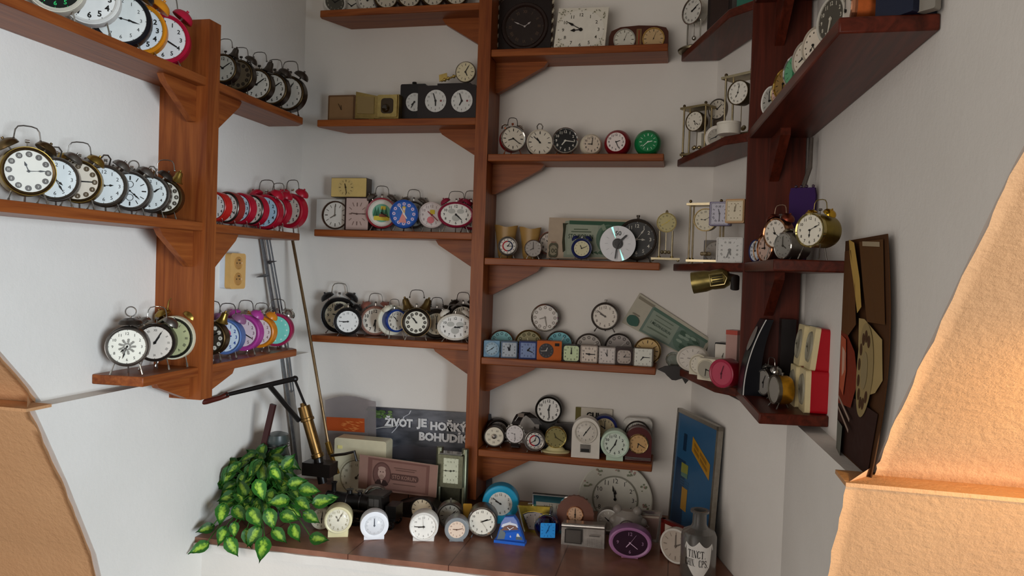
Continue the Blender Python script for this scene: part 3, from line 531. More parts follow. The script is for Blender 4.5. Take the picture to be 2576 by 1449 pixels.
C('ivory arched clock with a small mirrored window below its dial',('Y',2.463),z,1474,1088,26,2,case='dcd6cb',dial='d9d2c6',box=(1.36,1.96,0,.56),arch=1,bz='cfc8bc',t=(7,6),ns=.15,bold=0,legs=None,gl=.8,d=.05,hw=.05,
  pic=lambda b,r,h,y:(b.box((-.5*r,-.003,h-1.95*r),(.46*r,.0,h-1.2*r),'m:6f6a64'),b.box((-.42*r,-.004,h-1.9*r),(.38*r,-.003,h-1.6*r),'1c1a18')))
C('round clock with a wide navy rim, partly behind the ivory arched clock',BB,z,1521,1077,26,0,case='1e2352',bz='222a66',dial='c7b691',t=(10,0),legs=None,base=(.7,'1e2352'),rim=1.24,bw=1.22,d=.04)
C('pale mint green round clock with black numerals on a short foot',('Y',2.462),z,1547,1118,29,0,case='bcd2bc',bz='c4d8c4',dial='d5e0d2',ink='1f2a24',num='ar',ns=.24,bold=.02,t=(12,36),legs=None,base=(.72,'bcd2bc'),rim=1.24,bw=1.2,d=.05)
C('silver octagonal clock behind the dark red arched one',BB,z,1604,1085,30,0,case='m:a5a19a',dial='b9b4aa',box=(1.2,1.6,0,.3),t=(10,10),bz=STL,legs=None,d=.03,cush=.5)
C('dark red arched mantel clock with a gold dial and chrome strips at its foot',('Y',2.485),z,1606,1115,23,0,case='4f1210',dial='c9a06a',ink='5a3a1c',box=(1.42,1.86,0,.04),arch=1,bz='c:d0b07a',t=(6,20),ns=.16,legs=None,d=.05,name='mantel_clock',
  pic=lambda b,r,h,y:[b.box((-1.38*r,-.003,.12*r+i*.12*r),(1.38*r,.0,.18*r+i*.12*r),CHR) for i in range(3)])
# ------------------------------ sill
GRP='clocks along the front of the sill'; z=SILL; S=('S',)
C('cream round clock on a block foot, first in front of the plant',S,z,851,1309,29,4,by=1352,case='d9d0a4',bz='ddd5ae',dial='e6e0cc',ink='a09878',t=(11,5),hc='7a7468',hs='spade',hw=.05,legs=None,base=(.85,'d9d0a4'),rim=1.2,bw=1.16,gl=.8,d=.055)
C('white round clock with an off-centre domed glass, on two little feet',S,z,942,1322,25,-2,by=1358,case='e2e4e8',bz='e2e4e8',dial='dfe1e4',ink='a8acb2',ns=.13,bold=0,t=(12,0),hc='5a5e66',legs=None,base=(1.0,'dfe1e6'),rim=1.42,bw=1.4,gl=1,d=.045)
C('white round clock with three dark hands and plain numerals on the sill',S,z,1066,1325,31,4,by=1362,case='dad7d0',bz='dad7d0',dial='e8e5dd',ink='55504c',ns=.15,bold=0,t=(8,45),hc='3f3b38',legs=None,base=(.85,'dad7d0'),rim=1.18,bw=1.15,d=.05,sec=(356,'3f3b38'))
C('small round clock in clear grey plastic with a peach dial',S,z,1149,1334,22,0,by=1363,case='f:aab0b4',bz='f:b4babd',dial='dcc6b2',ink='8a6a5a',ns=.18,t=(9,13),hc='6a4c3c',legs=None,base=(.8,'f:aab0b4'),rim=1.4,bw=1.35,d=.05)
C('faded round clock half hidden by the plant leaves',S,z,809,1303,24,0,by=1332,case='8a8272',bz='b5ac98',dial='c2bba6',ink='6a6454',t=(6,1),legs=None,rim=1.12,d=.04)
C('silver clock with dark blocks for hours, behind the small grey plastic clock',S,z,1132,1297,28,4,by=1330,case=STL,bz='m:6a655e',dial='8a877e',ink='2e2c28',num='tick',nr=.74,t=(7,8),hc='2a2826',hs='spade',hw=.05,stem=STL,legs=None,rim=1.18,bw=1.14,d=.04)
C('round white-dialled clock with chrome case just under the central post',S,z,1213,1312,33,4,by=1353,case='m:6f665e',bz=CHR,dial='e4decf',ink='4a453f',ns=.17,t=(2,12),hc='16130f',hw=.04,sec=(145,'8a8478'),legs=CHR,rim=1.14,d=.06)
C('teal round clock with a broad glossy rim, beneath the lowest board bracket',S,z,1259,1267,31,4,by=1318,case='1d86a8',bz='1f8fb2',dial='d6d0c4',ink='55504c',ns=.2,t=(9,51),hc='3a3530',legs=None,base=(.9,'1d86a8'),rim=1.5,bw=1.42,d=.05)
C('chrome round clock seen over the locomotive, before the brown banknote',S,z,945,1254,28,0,by=1302,case=STL,bz=CHR,dial='7d837d',ink='5d625c',num='none',t=None,legs=None,base=(.5,STL),rim=1.12,d=.03,pic=lambda b,r,h,y:(ring(b,r*.5,r*.55,y,'55594f',0,h),ring(b,r*.78,r*.82,y,'55594f',0,h)))
GRP='small fancy clocks crowded on the sill'
C('white-rimmed silver clock tucked behind the glass animal clock',S,z,1530,1309,25,0,by=1345,case=STL,bz='e2dfd8',dial='bdb6ab',ink='e8e4dc',num='tick',t=(10,20),legs=None,base=(.3,STL),rim=1.16,bw=1.13,d=.03)
C('blue glass ball clock with a square turquoise dial',S,z,1378,1334,19,-6,by=1366,case='g:2a5cc8',dial='2f8fd6',ink='1a5a9a',num='tick',ns=.2,sq=.08,t=(7,3),hc='12407a',legs=None,ball=1,rim=1.68,d=.05)
C('purple oval clock with dark dial and pink foot at the sill front',S,z,1585,1371,33,0,by=1405,case='8a5a8c',bz='a3709c',dial='2c1026',ink='8c6a86',num='none',sx=1.36,t=(7,21),hc='d8b8d4',hw=.035,legs=None,base=(.62,'c07aa0'),rim=1.2,bw=1.17,d=.05,sec=(35,'d8b8d4'),
  pic=lambda b,r,h,y:[b.text(s,px*r*1.3,h+pz*r,r*.26,'a884a4',y,bold=0) for s,px,pz in (('12',0,.68),('3',.72,0),('9',-.72,0),('6',0,-.68))])
# ------------------------------ splayed corner shelves
GRP='clocks in the splayed corner'
z=.402
C('white oval clock in the splayed corner, behind the white round tub',RF,z,1802,310,22,24,case='d8d0c4',bz='d8d0c4',dial='a39c90',ink='6a645a',num='tick',t=(1,42),legs=None,rim=1.34,bw=1.3,d=.03)
C('round clock with a domed top peering over the white oval one',('P',(.09,2.58),(.2,2.14)),z,1805,275,24,30,case='5a4c40',bz=STL,dial='c9c0b0',num='tick',t=(10,8),legs=None,base=(.5,'5a4c40'),rim=1.12,d=.03)
z=.045
C('square silver quartz clock with roman numerals, lowest by the dark post',('P',(.0,2.58),(.128,2.16)),z,1836,605,29,6,case='b5b2ac',dial='cfcdc8',ink='55524e',box=(1.12,1.1),sq=.03,bz='c9c6c0',num='rom',nr=.66,ns=.17,t=(5,33),hc='6a6864',hw=.08,legs=None,d=.035)
C('grey clock with a gear-like ring hidden behind the square silver clock',('P',(.05,2.58),(.178,2.16)),z,1800,607,25,10,case='4a4038',dial='8a8074',ink='3a322a',box=(1.15,1.2),bz='8a8278',num='tick',t=None,legs=None,d=.03)
C('lilac-sided square clock stacked above the silver one',('P',(.01,2.58),(.138,2.16)),None,1810,538,26,14,case='4a3a6c',dial='bdbac6',ink='3c3a44',box=(1.0,1.16),sq=.04,sx=.8,bz='9a96a8',num='rom',nr=.7,ns=.2,t=(11,30),hc='55535c',legs=None,d=.03,rim=1.14)
C('cream-faced wooden clock tilted on the stack beside the dark post',('P',(-.005,2.58),(.12,2.16)),None,1848,531,24,18,case='b58a5a',dial='d2c6ac',ink='8a7c62',box=(1.0,1.26),sq=.04,sx=.8,bz='c9b48c',num='dot',t=(12,2),hc='8a7c62',legs=None,d=.03,rim=1.24,cat='clock')
z=-.300
C('white oval-rimmed clock lying open beside the ornament',('P',(.0,2.58),(.13,2.14)),z,1742,903,28,8,case='d2cabc',bz='d8d0c4',dial='c9c0b4',ink='8a8278',num='tick',t=(9,14),hc='8a8278',legs=None,sx=1.25,rim=1.15,bw=1.12,d=.03)
C('cream arch clock with dot numerals beside the white oval-rimmed one',('P',(.0,2.56),(.125,2.14)),z,1757,909,21,22,case='d2cab4',dial='d8d0be',ink='7a7466',box=(1.15,1.25),arch=1,bz='c5bca6',num='dot',t=None,legs=None,d=.03)
C('cream box clock with a narrow grey dial facing sideways',('P',(.0,2.50),(.118,2.12)),z,1777,918,23,30,case='d8cfb8',dial='a39c8c',ink='5a5448',box=(1.1,1.2),bz='d0c8b2',num='none',t=(3,31),legs=None,d=.055)
C('raspberry round clock against the dark post',('P',(-.01,2.48),(.112,2.12)),z,1816,916,30,34,case='8c1428',bz='a8304a',dial='b5455a',ink='6a2436',num='none',t=(6,3),hc='5a2430',legs=None,rim=1.22,bw=1.18,d=.05)
# ------------------------------ clocks on the boards of the dark post, room side
GRP='round clocks on the sloping line of the second dark board'; z=.402
kw=dict(legs=None,d=.03)
C('white clock with deep chrome rim, farthest on the second dark board',RN,z,1937,246,33,58,case='d2cec6',bz='d8d4cc',dial='a8a49c',num='tick',t=(3,0),rim=1.12,**kw)
C('pink clock with gilt rim, second on the dark board',RN,z,1960,222,30,56,case='m:8a7a52',bz='c:cbb888',dial='c5a094',num='tick',t=(10,0),rim=1.1,**kw)
C('brass-coloured clock with olive dial, before the green one',RN,z,1972,188,35,54,case='m:7a5c28',bz='c:a8843c',dial='8a6c3c',ink='3a2c14',num='tick',t=(2,30),rim=1.1,**kw)
C('green-dialled clock with nickel rim on the second dark board',RN,z,1998,152,37,54,case=STL,bz=CHR,dial='5d9a72',ink='3a6a4c',num='tick',t=(6,30),hc='3f7a58',rim=1.1,**kw)
C('mottled cream clock with brown numerals, behind the green one',RN,z,2022,127,39,54,case='6a6054',bz='9a9082',dial='cfc4b2',ink='8a7660',num='dot',t=(8,20),rim=1.12,**kw)
C('cream clock with dark square marks, fifth from the post on the second dark board',RN,z,2048,92,41,54,case='6a6054',bz='a89e8e',dial='d5c8b6',ink='3a322a',num='dot',t=(7,25),hs='spade',rim=1.12,**kw)
C('large nickel clock with dark dial and pale numerals on the second dark board',RN,z,2092,38,52,56,case='9a968c',bz='b5b0a4',dial='4a453c',ink='c9c2b0',ns=.2,t=(6,32),hc='c9c2b0',rim=1.14,legs=None,d=.02)
C('copper-cased clock seen nearly edge-on with polished copper drum',('P',(.205,2.06),(.252,1.2)),z,2132,-14,52,74,case='m:d9733c',bz='c:c98a68',dial='d2c6b8',t=(10,0),rim=1.1,legs=None,d=.10)
GRP='twin-bell clocks on the third dark board'; z=.045
kw=dict(d=.03)
C('navy clock with white dial, deepest on the third dark board',('P',(.19,2.06),(.22,1.2)),z,1902,606,26,58,case='1c2452',bz='1c2452',dial='c9ccd2',t=(9,0),legs=None,rim=1.12,**kw)
C('pink gilt clock overlapped by the copper one',('P',(.20,2.06),(.23,1.2)),z,1915,603,29,58,case='m:8a6a48',bz='c:b58a60',dial='d0aaa0',t=(9,0),legs=None,rim=1.1,**kw)
C('copper twin-bell clock second from the dark post',('P',(.205,2.06),(.235,1.2)),z,1926,598,32,58,case='m:7a4c38',bz='c:a8704c',dial='c5a898',bells='m:7a3c2c',t=(9,0),legs=None,rim=1.1,**kw)
C('copper twin-bell clock with cream roman dial and wire handle',('P',(.215,2.0),(.245,1.2)),z,1950,587,35,44,case='m:7a4c38',bz='c:b5825c',dial='ddd5c8',num='rom',ns=.17,bells='m:7a3c2c',handle='m:b59a82',t=(11,20),hs='line',legs=STL,rim=1.08,**kw)
C('steel alarm clock with clouded grey glass between copper and gold clocks',('P',(.225,1.9),(.25,1.2)),z,1972,583,31,52,case='m:8a857c',bz=CHR,dial='8f8c84',ink='6a665e',num='dot',t=(4,0),hc='4a463f',bells='c:a89c84',legs=STL,rim=1.12,d=.055)
C('gold twin-bell alarm clock with bold black numerals before the purple pouch',('P',(.245,1.8),(.265,1.2)),z,2038,579,40,40,case='m:8c7a38',bz='c:b5a468',dial='e2dccb',ink='35302a',num='ar',ns=.19,bold=.015,bells='c:c0962e',bsz=.42,handle='m:8c7a48',t=(6,11),hs='spade',hw=.04,legs=STL,rim=1.08,d=.055)
GRP='small things on the lowest dark board'; z=-.300
C('chrome twin-bell clock with small top handle beside the black case',('P',(.215,2.05),(.245,1.6)),z,1921,962,30,60,case='m:55504a',bz=CHR,dial='8c8780',ink='6a655e',num='none',t=(6,5),bells=CHR,handle=CHR,legs=STL,rim=1.12,d=.04)
C('gold drum clock with grey glass, beside the beige and red flip clocks',('P',(.222,1.95),(.240,1.6)),z,1948,980,34,68,case='m:d9a030',bz='m:7a7468',dial='8a857c',ink='6a655c',num='none',t=None,stem=STL,legs=STL,rim=1.06,d=.036)
# ---------------------------------------------------------------- other things
class Sheet:
    """flat printed sheet or panel seen at photo corners TL,TR,BR,BL, standing in the plane y=Y"""
    def __init__(s,px,Y,zmin=None):
        P=[meet(x,y,('Y',Y)) for x,y in px]; s.o=Vector((sum(p.x for p in P)/4,Y,min(p.z for p in P) if zmin is None else zmin))
        s.P=[(p.x-s.o.x,max(0,p.z-s.o.z)) for p in P]
        s.h=math.hypot(s.P[0][0]-s.P[3][0],s.P[0][1]-s.P[3][1]); s.w=math.hypot(s.P[0][0]-s.P[1][0],s.P[0][1]-s.P[1][1]); s.a=math.atan2(s.P[1][1]-s.P[0][1],s.P[1][0]-s.P[0][0]); s.n=0
    def at(s,u,v):
        a,b,c,d=s.P; f=lambda i:(a[i]*(1-u)+b[i]*u)*(1-v)+(d[i]*(1-u)+c[i]*u)*v
        return f(0),f(1)
    def lay(s): s.n+=1; return -.0004-.00022*s.n
    def rect(s,b,u0,v0,u1,v1,mt): b.flat([s.at(u0,v1),s.at(u1,v1),s.at(u1,v0),s.at(u0,v0)],s.lay(),mt)
    def poly(s,b,uv,mt): b.flat([s.at(*p) for p in uv],s.lay(),mt)
    def oval(s,b,u,v,ru,rv,mt,n=24): s.poly(b,[(u+ru*cos(2*pi*i/n),v+rv*sin(2*pi*i/n)) for i in range(n)],mt)
    def text(s,b,t,u,v,hv,mt,wide=1,bold=0): x,z=s.at(u,v); return b.text(t,x,z,s.h*hv,mt,s.lay(),s.a,wide,bold)
    def fit(s,b,t,u,v,hv,wv,mt,bold=0):
        V,F,w,hh=glyph(t,bold); hv=hv*hh/glyph('H',bold)[3]; return s.text(b,t,u,v,hv,mt,wv*s.w/(w*hv*s.h/hh),bold)
    def slab(s,b,th,mt): b.prism(s.P,'y',0,th,mt)
def boxclock(label,px,Y,Zs,th,case,cat='clock',name='table_clock',group=None):
    """box standing on a board: px=(x0,y0,x1,y1) of its front"""
    a=meet(px[0],px[1],('Y',Y)); c=meet(px[2],px[3],('Y',Y)); W=(c.x-a.x)/2; H=a.z-Zs
    o=T(name,label,cat,((a.x+c.x)/2,Y,Zs),0,group); return o,W,H
# ---- second board: wooden slab, brass box, chess clocks, key watch
z=LB[1]
o,W,H=boxclock('square walnut-brown slab clock at the free end of the second board',(826,240,893,300),2.53,z,.03,None)
b=B(); b.prism(rrect(W,H/2,.004,2,0,H/2),'y',0,.025,'6b4c30'); b.prism(rrect(W*.88,H*.44,.004,2,0,H/2),'y',-.002,.0,'8a6a48'); b.build('case',o)
hands(o,W*.6,(11,55),'4a3622',cz=H/2,w=.05,y=-.003)
o,W,H=boxclock('gilded two-part folding travel clock with a rounded window, on a low pedestal',(894,230,1002,290),2.50,z,.03,None)
b=B(); b.box((-W*.35,.0,0),(-W*.1,.05,.013),'m:8a7440'); b.build('pedestal',o)
b=B(); b.prism([(-W,.012),(W,.002+.008),(W,H*.88),(W*.04,H*.86),(W*.0,H*.84),(-W*.98,H)],'y',.002,.05,'m:9c8550'); b.prism([(-W*.9,H*.28),(-W*.12,H*.25),(-W*.12,H*.8),(-W*.9,H*.84)],'y',-.001,.002,'8a7448'); b.prism(rrect(W*.44,H*.36,.004,2,W*.5,H*.5),'y',-.004,.002,'m:ab955c'); b.build('case',o)
b=B(); b.flat(rrect(W*.28,H*.25,.012,4,W*.5,H*.5),-.0048,'3a2c18'); b.lathe([(H*.14,-.005),(H*.1,-.012),(0,-.014)],'g:cfc3a0',(W*.44,0,H*.42),n=14); b.build('window',o)
def chess(label,px,dials,Y,case,btn):
    o,W,H=boxclock(label,px,Y,z,.06,case,name='chess_clock',cat='chess clock')
    b=B(); b.prism(rrect(W,H/2,.006,3,0,H/2),'y',.0,.055,case); b.build('case',o)
    for x in btn: b=B(); b.tube([(x*W,.03,H),(x*W,.03,H+.008)],.003,'1a1614',8); b.lathe([(0,.008),(.009,.009),(.008,.014),(0,.015)],'1a1614',(x*W,.03,H),(0,0,1),n=12); b.build('button',o)
    for cx,cy,rp,tm in dials:
        c=meet(cx,cy,('Y',Y)); x=c.x-o.location.x; zz=c.z-z; r=rp*c.dot(FW)/FPX
        b=B(); face(b,r,'ar','d8d8d4','4a4844',cx=x,cz=zz,ns=.17,bold=0,y=-.001); b.flat(circ(r*.1,10,cx=x+r*.5,cz=zz),-.0016,'8a4a4a'); b.build('dial',o)
        hands(o,r,tm,'22201e',cz=zz,cx=x,w=.06,y=-.003)
chess('black chess clock with a button on top, half covered by the wider one',(1008,212,1070,293),[(1043,257,23,(7,35))],2.535,'1e1716',(-.15,))
chess('wide dark chess clock with two white dials, against the central post',(1052,216,1196,292),[(1096,254,28,(5,57)),(1162,254,28,(6,57))],2.49,'241a18',())
o=T('wooden_strip','thin dark strip of wood lying on the wide chess clock','strip',(meet(1142,215,('Y',2.5)).x,2.51,meet(1142,216,('Y',2.49)).z)); b=B(); b.box((-.06,-.015,0),(.062,.025,.011),'221816'); b.build('strip',o); zs=o.location.z+.011
c=meet(1171,181,('Y',2.5)); o=T('key_watch','small round watch with gilded key shaft, resting on the chess clock','clock',(c.x,2.5,zs)); r=24*c.dot(FW)/FPX; h=c.z-zs
h=max(h,r*1.12)
b=B(); b.lathe([(r*.98,0),(r*1.1,-.002),(r*1.12,.003),(r*1.05,.015),(0,.016)],'m:8a8070',(0,0,h)); b.build('case',o)
b=B(); face(b,r,'tick','d6cba8','5a5244',cz=h,y=-.0006); b.build('dial',o); hands(o,r,(5,5),'3a342c',cz=h,w=.06)
b=B(); b.tube([(-r*1.05,.006,h-.3*r),(-r*2.7,.006,h-.85*r)],.0035,'c:d0b060',8); [b.lathe([(0,-.003),(.0065,-.003),(.0065,.003),(0,.003)],'c:d0b060',(-r*q,.006,h-.3*r-(q-1.05)*r/3),(-1,0,-.33),n=10) for q in (1.3,1.9,2.3)]; b.build('key_shaft',o)
b=B(); b.prism([(-r*2.0,h-.62*r),(-r*2.9,h-.9*r),(-r*2.95,h-.2*r),(-r*2.1,h+.0*r)],'y',.004,.008,'m:b59a58'); b.build('key_bit',o)
# ---- third board: box clocks
z=LB[2]
o,W,H=boxclock('pale silver square clock with round dial, at the free end of the third board',(797,501,868,574),2.54,z,.04,None)
b=B(); b.prism(rrect(W,H/2,.003,2,0,H/2),'y',0,.04,'c9c6bd'); b.build('case',o); r=H*.42
b=B(); b.lathe([(r*.95,0),(r,-.005),(r*1.07,-.005),(r*1.08,.001)],'m:5a4a3c',(W*.32,0,H*.5)); b.build('bezel',o)
b=B(); face(b,r*.97,'tick','dcd9cf','5a544a',cx=W*.32,cz=H*.5,y=-.001); b.build('dial',o); hands(o,r,(8,0),'6a645a',cx=W*.32,cz=H*.5,w=.04,y=-.003); c0=o
o,W,H2=boxclock('chocolate brown square clock with a pinkish dial',(868,495,926,570),2.515,z,.04,None)
b=B(); b.prism(rrect(W,H2/2,.003,2,0,H2/2),'y',0,.05,'2e1e1a'); b.build('case',o)
b=B(); face(b,H2*.46,'tick','c0a9a0','7a655c',sx=W*.92/(H2*.46),cx=W*.06,cz=H2*.5,square=.03,y=-.001,nr=.6); b.build('dial',o); hands(o,H2*.4,(9,15),'5a4640',cx=W*.06,cz=H2*.5,w=.04,y=-.003)
o,W,H3=boxclock('brushed gold rectangular clock lying across the silver and brown square clocks',(834,447,922,495),2.53,z+max(H,H2),.04,None)
b=B(); b.prism(rrect(W,H3/2,.002,2,0,H3/2),'y',0,.045,'m:4a4038'); b.prism(rrect(W*.98,H3*.48,.002,2,0,H3/2),'y',-.002,0,'d3b873'); b.build('case',o)
b=B(); face(b,H3*.45,'tick','cbb273','5a4a26',cx=-W*.15,cz=H3*.5,y=-.0028); b.build('dial',o); hands(o,H3*.45,(11,28),'3a2e16',cx=-W*.15,cz=H3*.5,w=.06,y=-.005)
# ---- first board on the far side of the post
z=RB[0]
o,W,H=boxclock('big dark carved plate clock edged with twisted rope, beside the post on the upper board',(1257,-8,1385,118),2.535,z,.03,None,name='wall_clock')
b=B(); b.prism([(-W*.9,0),(W*.9,0),(W,H*.12),(W,H*.88),(W*.7,H),(-W*.7,H),(-W,H*.88),(-W,H*.12)],'y',0,.03,'1f1512'); b.lathe([(W*.72,0),(W*.78,-.006),(W*.86,-.006),(W*.9,0)],'2a1c17',(0,0,H*.48)); b.build('case',o)
b=B(); face(b,W*.72,'rom','2a1f1b','5a4638',cz=H*.48,ns=.16,y=-.001); b.build('dial',o); hands(o,W*.6,(1,49),'b5aca8','spade',cz=H*.48,w=.035)
for s in (-1,1):
    b=B(); 
    for q in (0,pi): b.tube([(s*W*.98+.005*cos(q+i*1.1),.01+.005*sin(q+i*1.1),H*.03+H*.94*i/34) for i in range(35)],.0045,'c9bfa8' if q else '3a2a20',6)
    b.build('rope',o)
o,W,H=boxclock('white ceramic tile clock with leafy border and bold black hands, on the upper board',(1397,18,1523,113),2.50,z,.02,None,name='wall_clock'); o.rotation_euler=(rad(-6),rad(1),0)
b=B(); b.prism([(-W*1.03,0),(W*.97,0),(W*1.03,H),(-W*.92,H)],'y',0,.012,'dcd6c6'); b.build('tile',o)
b=B(); face(b,H*.46,'ar','e2ddd0','4a463a',sx=1.16,cz=H*.48,y=-.0008,ns=.17); random.seed(5)
for i in range(130):
    t=random.uniform(0,2*pi); q=random.uniform(1.02,1.32); x,zz=H*.54*q*cos(t),H*.48+H*.46*q*sin(t)
    if abs(x)<W*.94 and .02*H<zz<.98*H: a=random.uniform(0,pi); l=.004; b.flat([(x+l*cos(a),zz+l*sin(a)),(x+.4*l*cos(a+1.6),zz+.4*l*sin(a+1.6)),(x-l*cos(a),zz-l*sin(a)),(x+.4*l*cos(a-1.6),zz+.4*l*sin(a-1.6))],-.0016-i*.000004,'7c7a62')
b.build('dial',o); hands(o,H*.5,(8,50),'1c1814','spade',cz=H*.48,w=.05,y=-.003)
c=meet(1606,90,('Y',2.53)); a=meet(1530,112,('Y',2.53)); e=meet(1682,112,('Y',2.53)); W=(e.x-a.x)/2; o=T('weather_station','low arched wooden weather station with two round gauges and a thermometer strip','weather station',(c.x,2.53,z)); H=meet(1606,64,('Y',2.53)).z-z
b=B(); b.prism([(-W,0),(W,0),(W*.98,H*.72),(W*.9,H*.88),(W*.6,H*.96),(0,H),(-W*.6,H*.96),(-W*.9,H*.82),(-W*.98,H*.6)],'y',0,.025,'4a2414'); b.build('case',o)
for s,cl,f in ((-.46,'m:b5b2a8','cfccbe'),(.5,'m:c2a05a','c2a478')):
    r=H*.42; b=B(); b.lathe([(r*.9,0),(r*.95,-.004),(r*1.02,-.004),(r*1.04,.001)],cl,(s*W,0,H*.46)); face(b,r*.93,'tick',f,'5a5040',cx=s*W,cz=H*.46,y=-.001,nr=.82); b.build('gauge',o)
    hand(20,r*.7,r*.03,-.003,'2a241c','line',H*.46,s*W).build('needle',o)
b=B(); b.prism(rrect(W*.085,H*.36,.002,2,.02*W,H*.5),'y',-.002,0,'7a5a34'); b.tube([(.02*W,-.003,H*.2),(.02*W,-.003,H*.8)],.0015,'a8301e',6); b.build('thermometer',o)
# ---- third board: shell cups, banknote, disc clock
z=RB[2]
for x0,x1,y0,lab in ((1242,1302,568,'tan shell-shaped cup behind the red and blue ringed clock, next to the post'),(1305,1361,573,'tan shell-shaped cup behind the silver-grey clock with white feet')):
    a=meet(x0,y0,('Y',2.54)); e=meet(x1,y0,('Y',2.54)); R=(e.x-a.x)/2; H=a.z-z
    o=T('shell_cup',lab,'cup',((a.x+e.x)/2,2.55,z),0,'tan shell cups'); b=B(); n=28
    prof=[(.5,0),(.62,.1),(.72,.4),(.86,.75),(1.0,1.0),(.96,.995),(.8,.7),(.6,.3),(0,.25)]
    b.lathe([(0,0)]+[(R*p,H*q) for p,q in prof],'a8844a',(0,0,0),(0,0,1),n=n,sz=.55)
    b.v=[(x,y,zz+(.004*math.cos(math.atan2(y,x)*2-.6) if zz>H*.5 else 0)) for x,y,zz in b.v]; b.build('cup',o)
def note(label,px,Y,zmin,draw,stand=0,name='banknote_print'):
    s=Sheet(px,Y,zmin); o=T(name,label,'banknote print',s.o,0,'enlarged banknote prints'); b=B(); s.slab(b,.003,'p:b9a890'); draw(s,b); b.build('card',o)
    if stand: b=B(); [b.tube([(x,.004,max(q[1] for q in s.P)*.4),(x,.006,0)],.0015,DRK,6) for x in (-.04,.04)]; b.build('stand',o)
    return o
def n100(s,b):
    s.rect(b,.0,.0,1,1,'p:b3a18c')
    s.poly(b,[(.2,.08)]+[(.25+.07*i,.06+.012*(i%2)) for i in range(11)]+[(.97,.95),(.2,.97)],'p:8d9686'); s.poly(b,[(.25,.06),(.97,.06),(.97,.17),(.25,.15)],'p:3d5a48')
    s.poly(b,[(.17,.13),(.25,.13),(.215,.17),(.205,.5),(.22,.8),(.19,.85),(.175,.6),(.18,.3)],'p:3a3a2c'); s.rect(b,.24,.16,.6,.9,'p:9aa18f')
    s.fit(b,'STO KORUN',.395,.45,.105,.30,'p:23382c',.008); s.rect(b,.31,.26,.48,.285,'p:55614f'); s.rect(b,.28,.32,.52,.345,'p:55614f')
    s.oval(b,.72,.5,.14,.36,'p:5f7565'); s.oval(b,.74,.5,.12,.34,'p:4c6653'); s.poly(b,[(.63,.16),(.67,.12),(.7,.26),(.66,.3)],'p:84937f'); s.oval(b,.8,.62,.1,.26,'p:6f8572')
    for i in range(9): s.poly(b,[(.5+.05*i,.82+.02*(i%3)),(.54+.05*i,.78+.03*(i%2)),(.56+.05*i,.9)],'p:4d6350')
    for (u,v) in ((.035,.72),(.075,.72),(.035,.88),(.075,.88)): s.oval(b,u+.02,v,.035,.1,'p:5a5848')
    s.oval(b,.077,.8,.048,.125,'p:8f8772'); s.text(b,'100',.077,.81,.11,'p:3f3d30',1,.01); s.rect(b,.045,.59,.1,.615,'p:8a6a5a')
note('enlarged green banknote print reading STO KORUN behind the navy clock',[(1382,547),(1590,553),(1589,652),(1375,650)],2.535,z,n100)
def nmil(s,b):
    s.rect(b,0,0,1,1,'p:b9b3a2'); s.rect(b,.02,.06,.24,.15,'p:8c8574')
    s.poly(b,[(.22,.12)]+[(.24+.072*i,.11+.014*(i%2)) for i in range(11)]+[(.965,.95),(.22,.97)],'p:74857a'); s.rect(b,.25,.18,.6,.9,'p:909b8c'); s.poly(b,[(.24,.1),(.97,.1),(.97,.2),(.24,.2)],'p:5b7365')
    for i in range(4): s.rect(b,.3+.01*(i%2),.30+.14*i-.02,.54,.33+.14*i-.02,'p:6c7869') if i in (0,1,3) else None
    s.fit(b,'1 MILION KORUN',.42,.56,.085,.27,'p:3b4c40',.006); s.rect(b,.28,.72,.55,.75,'p:6c7869')
    s.oval(b,.76,.55,.16,.4,'p:64796b'); 
    for i in range(16): a=i*.9; s.oval(b,.76+.09*cos(a),.55+.24*sin(a*1.3),.04,.05,'p:8d9f8f' if i%2 else 'p:4b6152',10)
    s.oval(b,.1,.79,.075,.16,'p:45655a'); s.oval(b,.07,.74,.04,.08,'p:45655a'); s.oval(b,.14,.84,.04,.08,'p:45655a'); s.rect(b,.05,.58,.14,.61,'p:8a8574')
note('enlarged green banknote print tilted steeply behind the gold clock',[(1609,737),(1790,855),(1757,915),(1564,811)],2.59,None,nmil)
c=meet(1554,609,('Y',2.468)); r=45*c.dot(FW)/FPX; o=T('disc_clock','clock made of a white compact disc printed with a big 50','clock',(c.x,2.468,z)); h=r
b=B(); b.lathe([(r*.28,0),(r,0),(r,.0016),(r*.28,.0016),(r*.28,0)],'dcdcde',(0,0,h),n=48)
for k in range(12):
    a=rad(30*k); q0,q1=(.4,.88) if k in(3,9) else (.55,.72); b.flat([(r*q0*cos(a)-.0004*sin(a),h+r*q0*sin(a)+.0004*cos(a)),(r*q1*cos(a)-.0004*sin(a),h+r*q1*sin(a)+.0004*cos(a)),(r*q1*cos(a)+.0004*sin(a),h+r*q1*sin(a)-.0004*cos(a)),(r*q0*cos(a)+.0004*sin(a),h+r*q0*sin(a)-.0004*cos(a))],-.0004,'8a8a8c')
for s in (1,-1): b.flat([(s*r*q*cos(a),h+s*r*q*sin(a)) for q,a in ((.34,rad(113)),(.98,rad(114)),(.98,rad(107)),(.34,rad(112)))],-.0005,'c:7ff0d8')  # teal streaks: the disc's rainbow reflection put into the colour
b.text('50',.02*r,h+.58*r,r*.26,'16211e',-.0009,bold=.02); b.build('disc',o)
b=B(); b.lathe([(0,-.006),(r*.29,-.005),(r*.3,.0),(r*.3,.012),(0,.012)],'1b1a1a',(0,0,h)); b.lathe([(r*.14,-.0065),(r*.17,-.0075),(r*.19,-.006)],'6a6a6a',(0,0,h)); b.build('hub',o); b=B(); b.box((-r*.25,.004,0),(r*.25,.05,.012),'1b1a1a'); b.build('foot',o)
